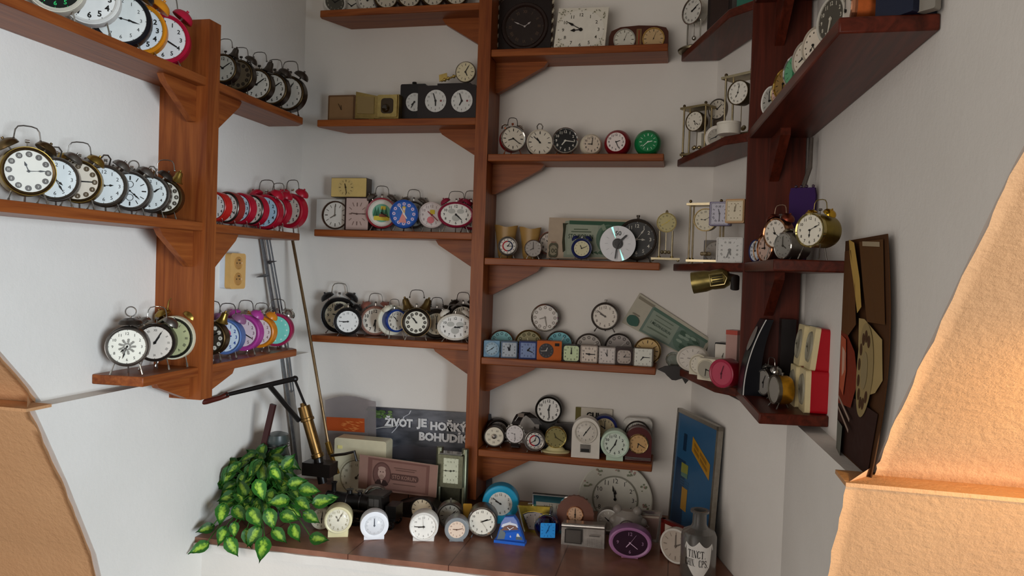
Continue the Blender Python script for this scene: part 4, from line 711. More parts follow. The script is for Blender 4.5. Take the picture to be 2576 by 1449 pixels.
hand(46,r*.72,r*.06,-.008,'131212','baton',h).build('hour_hand',o); hand(187,r*.9,r*.045,-.010,'131212','baton',h).build('minute_hand',o)
# ---- framed pillar clocks
def pillar(label,sf,Zs,cx,cy,rp,dl,top,wf=1.0,mt='m:9a8a66',case='m:6a5a40',dial='ddd6c6',t=(10,10),glass=0,gold='3a352c',ink='3a352c'):
    c,r,th=spot(sf,Zs,cx,cy,rp,dl,{}); h=c.z-Zs; o=T('pillar_clock',label,'clock',(c.x,c.y,Zs),th,GRP)
    Wd=r*1.25*wf; D=r*1.1; ht=h+r*1.35
    b=B(); b.box((-Wd*1.12,-.01,.004),(Wd*1.12,D+.01,.011),mt); [b.ball((s*Wd,q,.003),.0045,mt,8) for s in(-1,1) for q in(0,D)]; b.build('base',o)
    tops=ht if top else h-r*.9
    for s in (-1,1):
        for q in (0,D): b=B(); b.tube([(s*Wd*(1 if top else .5),q,.011),(s*Wd*(1 if top else .5),q,tops)],.0032,mt,8); b.lathe([(.0055,0),(.0055,.005),(0,.005)],case,(s*Wd*(1 if top else .5),q,.011),(0,0,1),n=10); b.build('column',o)
    if top:
        b=B(); b.box((-Wd*1.2,-.012,ht),(Wd*1.2,D+.012,ht+.007),mt); b.build('top_plate',o)
        for s in (-1,1): b=B(); b.ball((s*Wd,0,ht+.013),.005,case,10); b.tube([(s*Wd,0,ht+.006),(s*Wd,0,ht+.014)],.002,mt,6); b.build('finial',o)
    b=B(); b.lathe([(r*.97,0),(r,-.003),(r*1.07,-.003),(r*1.08,.002),(r*1.0,D*.9),(0,D*.9)],case,(0,0,h)); 
    if not top: b.lathe([(.0,0),(.006,0),(.004,.008),(0,.012)],mt,(0,D*.4,h+r*1.05),(0,0,1),n=10)
    b.build('case',o); b=B(); face(b,r*.98,'rom',dial,ink,cz=h,ns=.17,bold=.01,y=-.0006); b.build('dial',o); hands(o,r,t,gold,'spade',cz=h,w=.04)
    b=B(); b.tube([(0,D*.5,h-r),(0,D*.5,.035)],.0012,mt,6); [b.ball((.011*cos(a),D*.5+.011*sin(a),.03),.0065,mt,8) for a in (0,pi/2,pi,3*pi/2)]; b.build('pendulum',o)
GRP='brass pillar clocks with turning pendulums'
pillar('gilt pillar clock with olive dial, at the end of the banknote board',('P',(-.1,2.50),(.2,2.47)),.052,1677,560,23,0,0,1.1,'m:b5a888','m:8a7a4a','c2b682',(1,40),gold='d8c04a')
pillar('brass pillar clock beside the lilac-sided square clock, above the brass spotlight',('P',(.0,2.58),(.12,2.16)),.045,1774,553,27,16,1,1.15,'m:c2b290','m:7a6844','d6ccb2',(9,10))
pillar('brass pillar clock with flat top plate at the far end of the middle corner board',('P',(.01,2.58),(.13,2.16)),.402,1747,305,24,34,1,1.05,'m:9a8a66','m:5a4a34','ddd6c6',(5,22))
pillar('taller brass pillar clock behind the white round tub, beside the dark post',('P',(.035,2.58),(.15,2.16)),.402,1857,233,29,36,1,1.05,'m:b5a888','m:5a4a34','ddd8cc',(7,2))
c,r,th=spot(('P',(.0,2.58),(.12,2.16)),.76,1742,28,31,44,{}); o=T('skeleton_clock','chrome skeleton clock on a round brass base overhanging the top corner board','clock',(c.x,c.y,.76),th); h=c.z-.76
b=B(); b.lathe([(0,0),(r*1.35,0),(r*1.4,.006),(r*1.2,.012),(r*.4,.02),(0,.02)],'m:8a8064',(0,.02,0),(0,0,1)); b.build('base',o)
for s in (-1,1): b=B(); b.tube([(s*r*.7,.01,.012),(s*r*.7,.01,h)],.003,CHR,8); b.build('column',o)
b=B(); b.lathe([(r*.95,0),(r,-.004),(r*1.08,-.004),(r*1.1,.002),(r,.03),(0,.03)],CHR,(0,0,h)); b.build('case',o); b=B(); face(b,r*.97,'rom','d2cfc6','3a3832',cz=h,y=-.0006,ns=.18); b.build('dial',o); hands(o,r,(2,10),'22201e',cz=h); b=B(); b.tube([(0,.012,h-r),(0,.012,.05)],.0015,CHR,6); b.ball((0,.012,.045),.008,CHR,10); b.build('pendulum',o)
def block(name,label,cat,sf,Zs,x,y0,wpx,hpx,dl,d,mt,part='body',rr=.003):
    c=meet(x,y0,sf); k=c.dot(FW)/FPX; W=wpx*k/2; H=hpx*k; o=T(name,label,cat,(c.x,c.y,Zs),math.atan2(-c.x,c.y)-rad(dl)); b=B(); b.prism(rrect(W,H/2,rr,3,0,H/2),'y',0,d,mt); b.build(part,o); return o,W,H
o,W,H=block('cabinet_clock','tall dark wooden cabinet clock on the top corner board','clock',('P',(.05,2.5),(.165,2.16)),.76,1810,30,62,130,20,.05,'1f130f','cabinet'); b=B(); b.prism(rrect(W*.75,H*.4,.003,2,0,H*.5),'y',-.002,0,'2e1c15'); b.build('door',o)
block('tin_box','small sea-green tin box next to the dark post on the top corner board','box',('P',(.09,2.3),(.17,2.14)),.76,1874,0,40,75,15,.04,'2f6a58')
c=meet(1833,335,('P',(.0,2.5),(.122,2.13))); k=c.dot(FW)/FPX; o=T('plastic_tub','white round plastic tub at the edge of the middle corner board','tub',(c.x,c.y,.402)); b=B(); R=29*k; b.lathe([(0,0),(R*.97,0),(R,.004),(R,.026),(R*1.03,.027),(R*1.03,.033),(R*.9,.033),(R*.88,.012),(0,.012)],'d8d2c4',(0,0,0),(0,0,1)); b.build('tub',o)
o,W,H=block('price_card','plain white card leaning below the pillar clock on the middle corner board','card',('P',(.05,2.58),(.18,2.14)),.402,1776,350,44,62,22,.002,'p:d5cfc2'); b=B(); b.flat([(-W*.55,H*.3),(W*.8,H*.1),(W*.8,H*.9),(-W*.55,H*.95)],-.0006,'p:8f897c'); b.build('print',o)
# fourth corner board
c=meet(1694,912,('Y',2.49)); o=T('glass_globe','small clear glass globe lying beside the ivory square clock','globe',(c.x,c.y,-.3)); b=B(); b.ball((0,0,.026),.026,'g:dfe6e2',20); b.lathe([(0,0),(.014,0),(.012,.004),(0,.004)],'m:8a7a5a',(0,0,0),(0,0,1)); b.build('globe',o)
o,W,H=block('box_clock','white-faced box clock with a black case, highest in the low corner','clock',('P',(.08,2.5),(.165,2.14)),-.3,1820,862,46,92,26,.04,'1a1714','case'); b=B(); b.flat(rrect(W*.94,H*.3,.002,2,-W*.0,H*.66),-.001,'d3ccc0'); b.build('dial',o); hands(o,W*.8,(12,30),'55504a',cz=H*.64,y=-.003)
o,W,H=block('card_box','pinkish carton with a red lid against the dark post','box',('P',(.10,2.42),(.17,2.14)),-.3,1842,815,30,125,26,.04,'b08a80'); b=B(); b.box((-W*1.03,-.001,H*.97),(W*1.03,.041,H*1.06),'b04a3c'); b.build('lid',o)
z=-.33; P=[meet(x,y,('Y',2.47)) for x,y in ((1655,930),(1672,922),(1700,920),(1722,930),(1740,948),(1724,966),(1716,952),(1700,957),(1690,956),(1678,945),(1672,938))]; o=T('carved_ornament','black carved wooden leaf ornament hanging at the corner of two boards','ornament',P[0]); b=B(); b.prism([(p.x-P[0].x,p.z-P[0].z) for p in P],'y',0,.02,'1c120d'); b.build('carving',o)
# ---- lowest board: wristwatch, box, card
z=RB[4]
c=meet(1295,1092,('Y',2.50)); r=22*c.dot(FW)/FPX; o=T('wristwatch_clock','oversized chrome wristwatch with a dark curved strap, standing as a table clock','clock',(c.x,c.y,z)); h=c.z-z
b=B(); b.lathe([(r*.97,0),(r*1.08,-.003),(r*1.1,.012),(0,.012)],STL,(0,0,h)); [b.box((r*1.05*cos(rad(a))-.003,0,h+r*1.1*sin(rad(a))-.0035),(r*1.05*cos(rad(a))+.004,.01,h+r*1.1*sin(rad(a))+.0035),CHR) for a in (-60,-45,-20,-5,10,25,45,60,115,135,150,180,205,225,240)]; b.build('case',o)
b=B(); face(b,r,'ar4','d6cfcc','6a6460',cz=h,y=-.0006,ns=.2); b.build('dial',o); hands(o,r,(9,29),'4a4644','spade',cz=h,w=.03)
for pth,nm in ((([(0,.006,h+r*1.1),(.02*0+.004,.012,h+r*1.5),(.01,.03,h+r*2.0),(.03,.045,h+r*2.25),(.055,.05,h+r*1.7),(.075,.05,h+r*1.0)]),'strap'),([(0,.006,h-r*1.1),(0,.012,max(.004,h-r*1.5)),(0,.04,.004)],'strap')):
    b=B(); 
    for p,q in zip(pth,pth[1:]):
        w=.014; p,q=Vector(p),Vector(q); n=(q-p).cross(Vector((1,0,0))).normalized()*.003
        b.add([p+Vector((-w,0,0))-n,p+Vector((w,0,0))-n,q+Vector((w,0,0))-n,q+Vector((-w,0,0))-n,p+Vector((-w,0,0))+n,p+Vector((w,0,0))+n,q+Vector((w,0,0))+n,q+Vector((-w,0,0))+n],[(0,1,2,3),(7,6,5,4),(0,4,5,1),(1,5,6,2),(2,6,7,3),(3,7,4,0)],'2b2523')
    b.build(nm,o)
b=B(); b.prism(rrect(.011,.006,.002,2,.02,h+r*2.2),'y',-.002,.012,'m:4a423c'); b.tube([(.0,-.003,h+r*1.5),(.012,-.004,h+r*2.1)],.0014,CHR,6); b.build('buckle',o)
block('speaker_box','smoky grey rounded box behind the gold-rimmed clock','box',('Y',2.555),z,1430,1065,70,66,0,.03,'4c4644','body',.008)
o,W,H=block('card_sign','white card with bold black letters behind the ivory arched clock','card',('Y',2.59),z,1494,1040,93,105,-12.8,.003,'p:c9c1b2','card'); o.rotation_euler.z=0; b=B(); b.flat([(-W,H*.1),(-W*.7,H*.1),(-W*.7,H),(-W,H)],-.0006,'p:6a6238'); b.text('GUL',0,H*.83,H*.14,'p:16130f',-.0008,bold=.04); b.build('print',o)
# ---------------------------------------------------------------- on the sill
z=SILL
def sillY(x,y): return meet(x,y,('Z',SILL)).y
s=Sheet([(925,1023),(1235,1042),(1235,1320),(925,1300)],2.588,SILL); o=T('slogan_poster','stormy sky poster with the white slogan ZIVOT JE HORKY BOHUDIK behind the post','poster',s.o)
b=B(); s.slab(b,.004,'p:3a3c44'); 
m=bpy.data.materials.new('storm clouds print'); m.use_nodes=True; nt=m.node_tree; tc=nt.nodes.new('ShaderNodeTexCoord'); mp=nt.nodes.new('ShaderNodeMapping'); mp.inputs['Scale'].default_value=(7,1,22); mp.inputs['Rotation'].default_value=(0,.25,0); nz=nt.nodes.new('ShaderNodeTexNoise'); nz.inputs['Scale'].default_value=1; nz.inputs['Detail'].default_value=6
cr=nt.nodes.new('ShaderNodeValToRGB'); cr.color_ramp.elements[0].color=lin('2b2f38'); cr.color_ramp.elements[0].position=.38; cr.color_ramp.elements[1].color=lin('74767f'); cr.color_ramp.elements[1].position=.72
for a_,b_ in ((tc.outputs['Object'],mp.inputs[0]),(mp.outputs[0],nz.inputs['Vector']),(nz.outputs['Fac'],cr.inputs[0]),(cr.outputs[0],nt.nodes['Principled BSDF'].inputs['Base Color'])): nt.links.new(a_,b_)
nt.nodes['Principled BSDF'].inputs['Roughness'].default_value=.4
s.rect(b,0,0,1,1,m)
s.poly(b,[(.18,.5),(.3,.44),(.45,.46),(.6,.42),(.75,.5),(.7,.6),(.2,.62)],'p:5a5960')
bolt=[(.36,.015),(.345,.06),(.30,.10),(.295,.14),(.265,.19),(.23,.26),(.20,.31)]
s.poly(b,[(u-.004,v) for u,v in bolt]+[(u+.004,v) for u,v in bolt[::-1]],'p:c9cad0'); br2=[(.255,.20),(.2,.235),(.13,.245),(.06,.27)]; s.poly(b,[(u,v-.005) for u,v in br2]+[(u,v+.005) for u,v in br2[::-1]],'p:b5b5b0')
random.seed(2)
for i in range(26): s.oval(b,-.02+.2*random.random()+.02,.03+.09*random.random(),.02,.016,'p:4c6638' if i%2 else 'p:6b8450',8)
s.poly(b,[(0,.13),(.015,.13),(.012,.3),(0,.3)],'p:8a7a60')
for t,u,v,wd in (('ŽIVOT',.262,.158,.235),('JE',.452,.168,.085),('HOŘKÝ',.672,.165,.30),('BOHUDÍK',.63,.305,.40)): s.fit(b,t,u,v,.105,wd,'p:d5d5d5',.055)
b.build('print',o)
# orange picture panel (clear plastic, sunset print)
s=Sheet([(818,1006),(945,1010),(945,1300),(818,1285)],2.55,SILL); o=T('plastic_display','clear curved plastic display with an orange sunset band, behind the brass rod','display',s.o)
b=B(); top=[s.at(u,.0-.055*sin(pi*min(1,u/.95))) for u in [i/10 for i in range(11)]]; b.prism([s.at(0,1),s.at(1,1)]+top[::-1],'y',0,.003,'f:cfc8c8'); s.rect(b,.02,.2,.78,.36,'a8481c'); random.seed(9)
for i in range(16): u,v=.3+.4*random.random(),.22+.12*random.random(); s.poly(b,[(u,v),(u+.12,v+.012),(u+.06,v+.02)],'c8753c')
b.build('panel',o)
for nd in M('f:cfc8c8').node_tree.nodes:
    if nd.type=='MIX_SHADER' and not nd.inputs[0].is_linked: nd.inputs[0].default_value=.2
# kitchen scale / cream timer
s=Sheet([(842,1100),(972,1106),(970,1290),(840,1282)],2.44,SILL); o=T('kitchen_timer','cream enamel box timer with a big half-hidden dial and an angular pointer','timer',s.o)
W=s.w/2; x0=(s.P[0][0]+s.P[1][0])/2; b=B(); b.prism(rrect(W,s.h/2,.010,4,x0,s.h/2),'y',0,.06,'c9c0a2'); b.prism(rrect(W*.09,.006,.001,2,x0-W*.78,s.h*.84),'y',-.002,0,'e0d48a'); b.build('case',o)
r=W*.62; zc=s.h*.34; b=B(); b.lathe([(r*.97,0),(r,-.003),(r*1.04,0)],'8a8068',(x0-W*.1,0,zc),n=40); face(b,r*.97,'ar','d5cbb0','6a6048',cx=x0-W*.1,cz=zc,ns=.14,y=-.0008)
for i in range(41): a=rad(20+3.5*i); b.flat([(x0-W*.1+q*r*cos(a+e),zc+q*r*sin(a+e)) for q,e in ((1.1,-.006),(1.17,-.006),(1.17,.006),(1.1,.006))],-.0009,'7a7058')
b.build('dial',o); hand(35,r*.8,r*.05,-.004,'3a3020','spade',zc,x0-W*.1).build('pointer',o)
def ncz(s,b):
    s.rect(b,0,0,1,1,'p:8a6a5e'); s.rect(b,.115,.04,.9,.96,'p:6b4a42'); s.rect(b,.17,.1,.86,.9,'p:7d5c52'); s.oval(b,.3,.5,.12,.37,'p:553a34',28); s.oval(b,.3,.5,.105,.33,'p:644640',28)
    s.poly(b,[(.21,.78),(.25,.66),(.35,.66),(.39,.78),(.36,.84),(.25,.84)],'p:33221f'); s.poly(b,[(.285,.66),(.315,.66),(.30,.78)],'p:9a7c70'); s.oval(b,.3,.46,.052,.17,'p:a3867a',20); s.oval(b,.3,.57,.035,.075,'p:8f7468',12); s.oval(b,.3,.32,.05,.06,'p:9c8074',14)
    s.oval(b,.283,.42,.009,.016,'p:4a322c',8); s.oval(b,.317,.42,.009,.016,'p:4a322c',8)
    for u in (.44,.74): s.oval(b,u,.52,.03,.1,'p:4f3731',14)
    s.rect(b,.44,.42,.74,.62,'p:4f3731'); s.text(b,'STO KORUN',.59,.52,.11,'p:8a685c',.85,.01); s.rect(b,.46,.24,.74,.26,'p:5c423a'); s.rect(b,.48,.3,.72,.32,'p:5c423a'); s.rect(b,.46,.72,.74,.74,'p:5c423a')
note('brown banknote print with a bearded portrait in an oval, behind the locomotive',[(905,1143),(1102,1171),(1097,1252),(901,1228)],2.37,SILL+.0,ncz,1)
# silver tower clock
s=Sheet([(1094,1127),(1174,1135),(1170,1300),(1090,1290)],2.40,SILL); o=T('tower_clock','olive-silver tower clock on two round pillars with a tall rectangular dial','clock',s.o); W=s.w/2; H=s.h; q='m:6f705c'
for sx_ in (-1,1): b=B(); b.lathe([(0,0),(W*.22,0),(W*.22,H),(W*.2,H+.002),(0,H+.003)],q,(sx_*W*.8,.02,0),(0,0,1),n=20); b.build('pillar',o)
b=B(); b.prism(rrect(W*.78,H*.26,.003,2,W*.05,H*.66),'y',-.012,.03,q); b.box((-W*.62,-.016,H*.93),(W*.74,.02,H*.95),CHR); b.box((-W*.6,.01,0),(W*.6,.03,H*.4),'m:4a4a3c'); b.build('case',o)
b=B(); face(b,H*.2,'ar','c9cab0','55563f',sx=.62,cx=W*.1,cz=H*.67,square=.02,y=-.0126,ns=.14,nr=.72,bold=0); b.build('dial',o); hands(o,H*.16,(2,45),'3a3a2c','spade',cz=H*.67,cx=W*.1,w=.06,y=-.014)
# black locomotive model
Y=2.17; a=meet(800,1340,('Y',Y)); e=meet(1012,1340,('Y',Y)); W=e.x-a.x; o=T('locomotive_model','black steam locomotive model between the plant and the dark mantel clock','model locomotive',(a.x+.01,Y,SILL)); o.scale=(.88,.88,.86); bk='12100f'
b=B(); b.box((0.0,.0,.03),(W,.075,.042),bk); b.box((-.006,.0,.024),(.006,.075,.05),bk); [b.lathe([(0,0),(.006,0),(.007,.012),(0,.012)],bk,(-.016,y,.036),(1,0,0),n=10) for y in (.012,.062)]; b.build('frame',o)
b=B(); b.lathe([(0,0),(.028,0),(.03,.004),(.03,W*.62),(0,W*.62)],bk,(.004,.0375,.078),(1,0,0),n=24); [b.lathe([(.0305,0),(.0312,.001),(.0312,.004),(.0305,.005)],'2a2624',(W*f,.0375,.078),(1,0,0),n=24) for f in (.12,.3,.48)]; b.build('boiler',o)
b=B(); b.lathe([(.022,-.001),(.026,-.003),(.03,-.001),(.03,.001)],'m:8c8c88',(.004,.0375,.078),(1,0,0),n=24); b.lathe([(0,-.004),(.021,-.002),(.021,0)],'1c1a19',(.004,.0375,.078),(1,0,0),n=20); b.build('smokebox_door',o)
for f,r0,h0 in ((.1,.011,.04),(.32,.013,.018),(.46,.011,.014)): b=B(); b.lathe([(r0*.8,0),(r0*.75,h0*.8),(r0*1.15,h0),(r0*.8,h0),(0,h0*.8)],bk,(W*f,.0375,.104),(0,0,1),n=16); b.build('chimney' if f==.1 else 'dome',o)
b=B(); b.prism([(W*.62,.04),(W*.82,.04),(W*.82,.07),(W*.8,.115),(W*.64,.115),(W*.62,.1)],'y',.002,.073,bk); b.prism([(W*.6,.115),(W*.85,.115),(W*.83,.121),(W*.62,.121)],'y',-.002,.077,bk); [b.flat(rrect(W*.032,.014,.002,2,W*f,.092),.0012,'3a3836') for f in (.67,.74)]; b.build('cab',o)
b=B(); b.box((W*.86,.004,.042),(W*1.0,.071,.085),bk); b.build('tender',o)
for f,r0 in ((.14,.017),(.3,.024),(.46,.024),(.62,.024),(.78,.017),(.93,.017)):
    for y in (-.004,.072):
        b=B(); b.lathe([(r0*.72,0),(r0*.75,-.002),(r0,-.002),(r0,.006),(r0*.72,.006)],bk,(W*f,y,r0),n=22); b.lathe([(0,-.003),(r0*.18,-.002),(r0*.18,.005),(0,.005)],'2e2a28',(W*f,y,r0),n=10)
        for k in range(8): t=k*pi/4; b.tube([(W*f,y+.002,r0),(W*f+r0*.8*cos(t),y+.002,r0+r0*.8*sin(t))],.0013,bk,5)
        b.build('wheel',o)
b=B(); b.box((W*.28,-.009,.018),(W*.64,-.006,.023),'m:6a6460'); b.build('coupling_rod',o)
# dark tambour mantel clock
Y=2.30; a=meet(985,1340,('Y',Y)); e=meet(1106,1340,('Y',Y)); W=(e.x-a.x)/2; c=meet(1062,1283,('Y',Y)); o=T('mantel_clock','black hump-backed mantel clock behind the white three-handed clock','clock',((a.x+e.x)/2,Y,SILL)); x=c.x-o.location.x; h=c.z-SILL; r=28*c.dot(FW)/FPX
hp=[(-W,0),(W,0),(W,.02)]+[(x+ (W-x)*q, .03+(h+r*.75-.03)*(cos(q*pi/2)**.8)) for q in [i/10 for i in range(9,-1,-1)]]+[(x-(W+x)*q,.03+(h+r*.75-.03)*(cos(q*pi/2)**.8)) for q in [i/10 for i in range(1,10)]]+[(-W,.02)]
b=B(); b.prism(hp,'y',0,.06,'1e1714'); b.box((-W*1.04,-.004,0),(W*1.04,.064,.012),'1e1714'); b.build('case',o); b=B(); b.lathe([(r*.97,.0),(r,-.006),(r*1.15,-.006),(r*1.18,.001)],'17110f',(x,0,h),n=36); b.build('bezel',o); b=B(); face(b,r*.98,'tick','d5c5a8','3a3024',cx=x,cz=h,y=-.0012,nr=.82); b.build('dial',o); hands(o,r,(5,30),'5a4a38',cz=h,cx=x,w=.04,y=-.004)
# small yellow note
block('paper_note','yellow paper note propped between two chrome clocks under the post','note',('Y',2.26),SILL,1176,1280,22,62,0,.002,'p:c99a3c','paper')
# gold trapezoid clock
s=Sheet([(1302,1271),(1386,1276),(1378,1352),(1318,1349)],sillY(1345,1340),SILL); o=T('table_clock','gilt flaring clock with fan-shaped silver dial behind the seaside photo clock','clock',s.o); b=B(); b.prism(s.P,'y',0,.04,'m:a8923a'); 
for e0,e1 in ((0,3),(1,2)): p,q=s.P[e0],s.P[e1]; b.tube([(p[0],.0,p[1]),(q[0],.0,q[1])],.0035,CHR,8)
b.tube([s.at(.3,-.03)[:1]+(.015,)+s.at(.3,-.03)[1:],s.at(.5,-.06)[:1]+(.015,)+s.at(.5,-.06)[1:],s.at(.7,-.03)[:1]+(.015,)+s.at(.7,-.03)[1:]],.004,CHR,8); b.build('case',o)
fan=[s.at(.24,.86),s.at(.76,.86),s.at(.86,.34),s.at(.7,.26),s.at(.5,.23),s.at(.3,.26),s.at(.14,.34)]; cx,cz=s.at(.5,.55); b=B(); b.prism([(cx+(x-cx)*1.1,cz+(y-cz)*1.1) for x,y in fan],'y',-.003,0,CHR); b.flat(fan,-.0036,'b5aca0')
for k in range(12): t=k*pi/6; b.flat(circ(.0018,6,cx=cx+s.w*.27*cos(t),cz=cz+s.h*.24*sin(t)),-.0042,'4a443c')
b.build('dial',o); hands(o,s.h*.26,(3,0),'e8e2d4',cz=cz,cx=cx,w=.05,y=-.005)
# seaside photo clock
s=Sheet([(1262,1300),(1300,1298),(1320,1367),(1246,1363)],sillY(1283,1366),SILL); o=T('photo_clock','small plastic clock shaped round a seaside photo with blue water and a rock','clock',s.o)
P0=[s.at(u,v) for u,v in ((0,1),(1,1),(1.0,.72),(.98,.5),(.95,.2),(.8,0),(.2,0),(.05,.25),(.02,.6))]; b=B(); b.prism(P0,'y',0,.018,'2456a8'); s.poly(b,[(.06,.36),(.94,.36),(.9,.16),(.78,.03),(.22,.03),(.08,.2)],'7a8cc0'); s.poly(b,[(.1,.42),(.92,.42),(.86,.3),(.5,.22),(.15,.3)],'d8dce6'); s.poly(b,[(.1,.56),(.9,.5),(.8,.36),(.5,.32),(.25,.38)],'7c5c50'); s.poly(b,[(.04,.9),(.4,.88),(.3,.6),(.08,.5)],'6a7478'); s.poly(b,[(.3,.9),(.95,.9),(.95,.55),(.35,.62)],'1f5fc4'); s.poly(b,[(.72,.88),(.97,.88),(.95,.75),(.74,.76)],'5a646a'); s.poly(b,[(.76,.76),(.9,.76),(.86,.64),(.8,.64)],'d8d8d0'); s.text(b,'12',.55,.2,.06,'e8e8f4'); s.text(b,'6',.53,.76,.09,'e8e8f4'); b.build('case',o); x,zz=s.at(.53,.48); hands(o,.022,(10,9),'e8e8f4',cz=zz,cx=x,w=.05,y=-.006)
b=B(); x0,x1=s.P[3][0],s.P[2][0]; b.box((x0-.002,-.012,0),(x1+.002,.02,.008),'2a66c8'); b.build('foot',o)
# silver radio clock
s=Sheet([(1413,1319),(1521,1326),(1520,1379),(1411,1370)],sillY(1465,1375),SILL); s.P[2]=(s.P[2][0],0); s.P[3]=(s.P[3][0],0); o=T('radio_clock','silver radio alarm clock with a dark square window and a dotted speaker','clock',s.o); b=B(); b.prism(s.P,'y',0,.045,'m:9a958f'); b.tube([s.at(0,.06)[:1]+(.006,)+s.at(0,.06)[1:],s.at(1,.06)[:1]+(.006,)+s.at(1,.06)[1:]],.008,'m:b5b0aa',12)
for i in range(9):
    for j in range(5): s.oval(b,.62+.04*i,.6+.075*j,.007,.014,'55514c',6)
s.rect(b,.66,.385,.9,.425,'4a4642'); b.build('case',o)
b=B(); s.rect(b,.09,.16,.49,.84,'2a2622'); s.rect(b,.12,.2,.46,.8,'4a443e'); b.build('window',o); x,zz=s.at(.3,.52); hands(o,s.h*.34,(3,32),'8a847c',cz=zz,cx=x,w=.05,y=-.004)
# mirror clock
s=Sheet([(1340,1241),(1430,1249),(1430,1330),(1340,1325)],2.30,SILL); s.P[2]=(s.P[2][0],0); s.P[3]=(s.P[3][0],0); o=T('mirror_clock','clock in a frame of dark teal mirror glass, behind the gilt clock','clock',s.o); b=B(); s.slab(b,.012,'2a2c2c'); s.rect(b,.03,.02,.97,.97,'c:2f5a62'); s.rect(b,.1,.2,.9,.9,'p:8a8478'); b.build('frame',o); b=B(); 
for k in range(12): t=rad(90-30*k); u,v=.52+.3*cos(t),.55-.28*sin(t); s.text(b,str(k or 12),u,v,.09,'3a362f')
b.build('dial',o); x,zz=s.at(.52,.55); hands(o,s.h*.3,(12,2),'2a2622','spade',cz=zz,cx=x,w=.05,y=-.006)
b=B(); s.rect(b,.0,.0,1,.03,CHR); s.rect(b,0,0,.03,1,CHR); b.build('rim',o)
# scalloped copper glass clock
Y=sillY(1450,1352); c=meet(1447,1294,('Y',Y)); k=c.dot(FW)/FPX; R=46*k; o=T('glass_clock','scalloped copper-tinted glass clock above the silver radio clock','clock',(c.x,Y,SILL)); h=c.z-SILL; b=B()
n=48; pts=[(R*(1+.035*abs(sin(12*pi*2*i/n)))*cos(2*pi*i/n),h+R*(1+.035*abs(sin(12*pi*2*i/n)))*sin(2*pi*i/n)) for i in range(n)]; pts=[(x,max(zz,.0)) for x,zz in pts]; b.prism(pts,'y',0,.012,'f:9a6450'); b.box((-R*.6,.0,0),(R*.6,.03,.006),'f:9a6450'); b.build('glass_body',o)
r=19*k; b=B(); b.lathe([(r*.95,-.001),(r,-.005),(r*1.1,-.005),(r*1.12,0)],'c:c08a64',(0,0,h)); b.build('bezel',o); b=B(); face(b,r*.96,'tick','d0a888','6a4a36',cz=h,y=-.0016); b.build('dial',o); hands(o,r,(6,0),'22160f',cz=h,w=.07,y=-.003)
# plate clock
c=meet(1547,1256,('Y',2.57)); k=c.dot(FW)/FPX; R=93*k; o=T('plate_clock','large white porcelain plate clock with flower sprigs leaning at the back of the sill','clock',(c.x,2.57,SILL),0,None,rad(-3)); h=max(.02,c.z-SILL)
low=lambda bb:[(x,y,max(q,.0005)) for x,y,q in bb.v]
b=B(); b.lathe([(0,.004),(R*.6,.004),(R*.66,0),(R*.97,-.008),(R,-.006),(R*.98,.0),(R*.64,.008),(0,.01)],'d8d6c8',(0,0,h),n=56); random.seed(4)
for i in range(11):
    t=rad(90+33*i)
    for j in range(9): q=R*.84+random.uniform(-.012,.012); tt=t+random.uniform(-.09,.09); x,zz=q*cos(tt),h+q*sin(tt); b.flat(circ(random.uniform(.002,.0045),7,cx=x,cz=zz),-.0056-.00003*j-.009*((q/R-.66)/.31-.58)*0-.0035,'a8847a' if j%3==0 else '7d8468')
b.v=low(b); b.build('plate',o); b=B(); ring(b,R*.585,R*.625,-.0005,'8a8878',0,h,48); face(b,R*.58,'ar','dcdacc','33302a',cz=h,y=.0012,ns=.2,nr=.83,bold=0); b.v=low(b); b.build('dial',o); hands(o,R*.52,(11,58),'15130f','spade',cz=h,w=.045,y=-.004)
# crystal animal clock
Y=sillY(1575,1372); c=meet(1578,1326,('Y',Y)); k=c.dot(FW)/FPX; o=T('glass_clock','clear lumpy glass animal clock with two ears behind the purple oval clock','clock',(c.x,Y,SILL)); h=c.z-SILL; R=38*k; b=B(); gm='f:b8b0a6'
b.lathe([(0,0),(R*.8,0),(R*1.05,h*.5),(R*1.1,h),(R*.95,h+R*.6),(R*.5,h+R*.95),(0,h+R)],gm,(0,.028,0),(0,0,1),n=22,sz=.7)
for x in (-.72,.6): b.ball((x*R,.026,h+R*.95),R*.3,gm,12)
for x in (-1,1): b.ball((x*R*.95,.026,h+R*.2),R*.32,gm,12)
b.build('glass_body',o); r=21*k; b=B(); b.lathe([(r*.95,-.004),(r,-.009),(r*1.08,-.009),(r*1.1,.0)],CHR,(0,0,h-.1*R)); b.build('bezel',o); b=B(); face(b,r*.97,'tick','9a9184','3a342c',cz=h-.1*R,y=-.0045); b.build('dial',o); hands(o,r,(10,10),'2a2622',cz=h-.1*R,y=-.006)
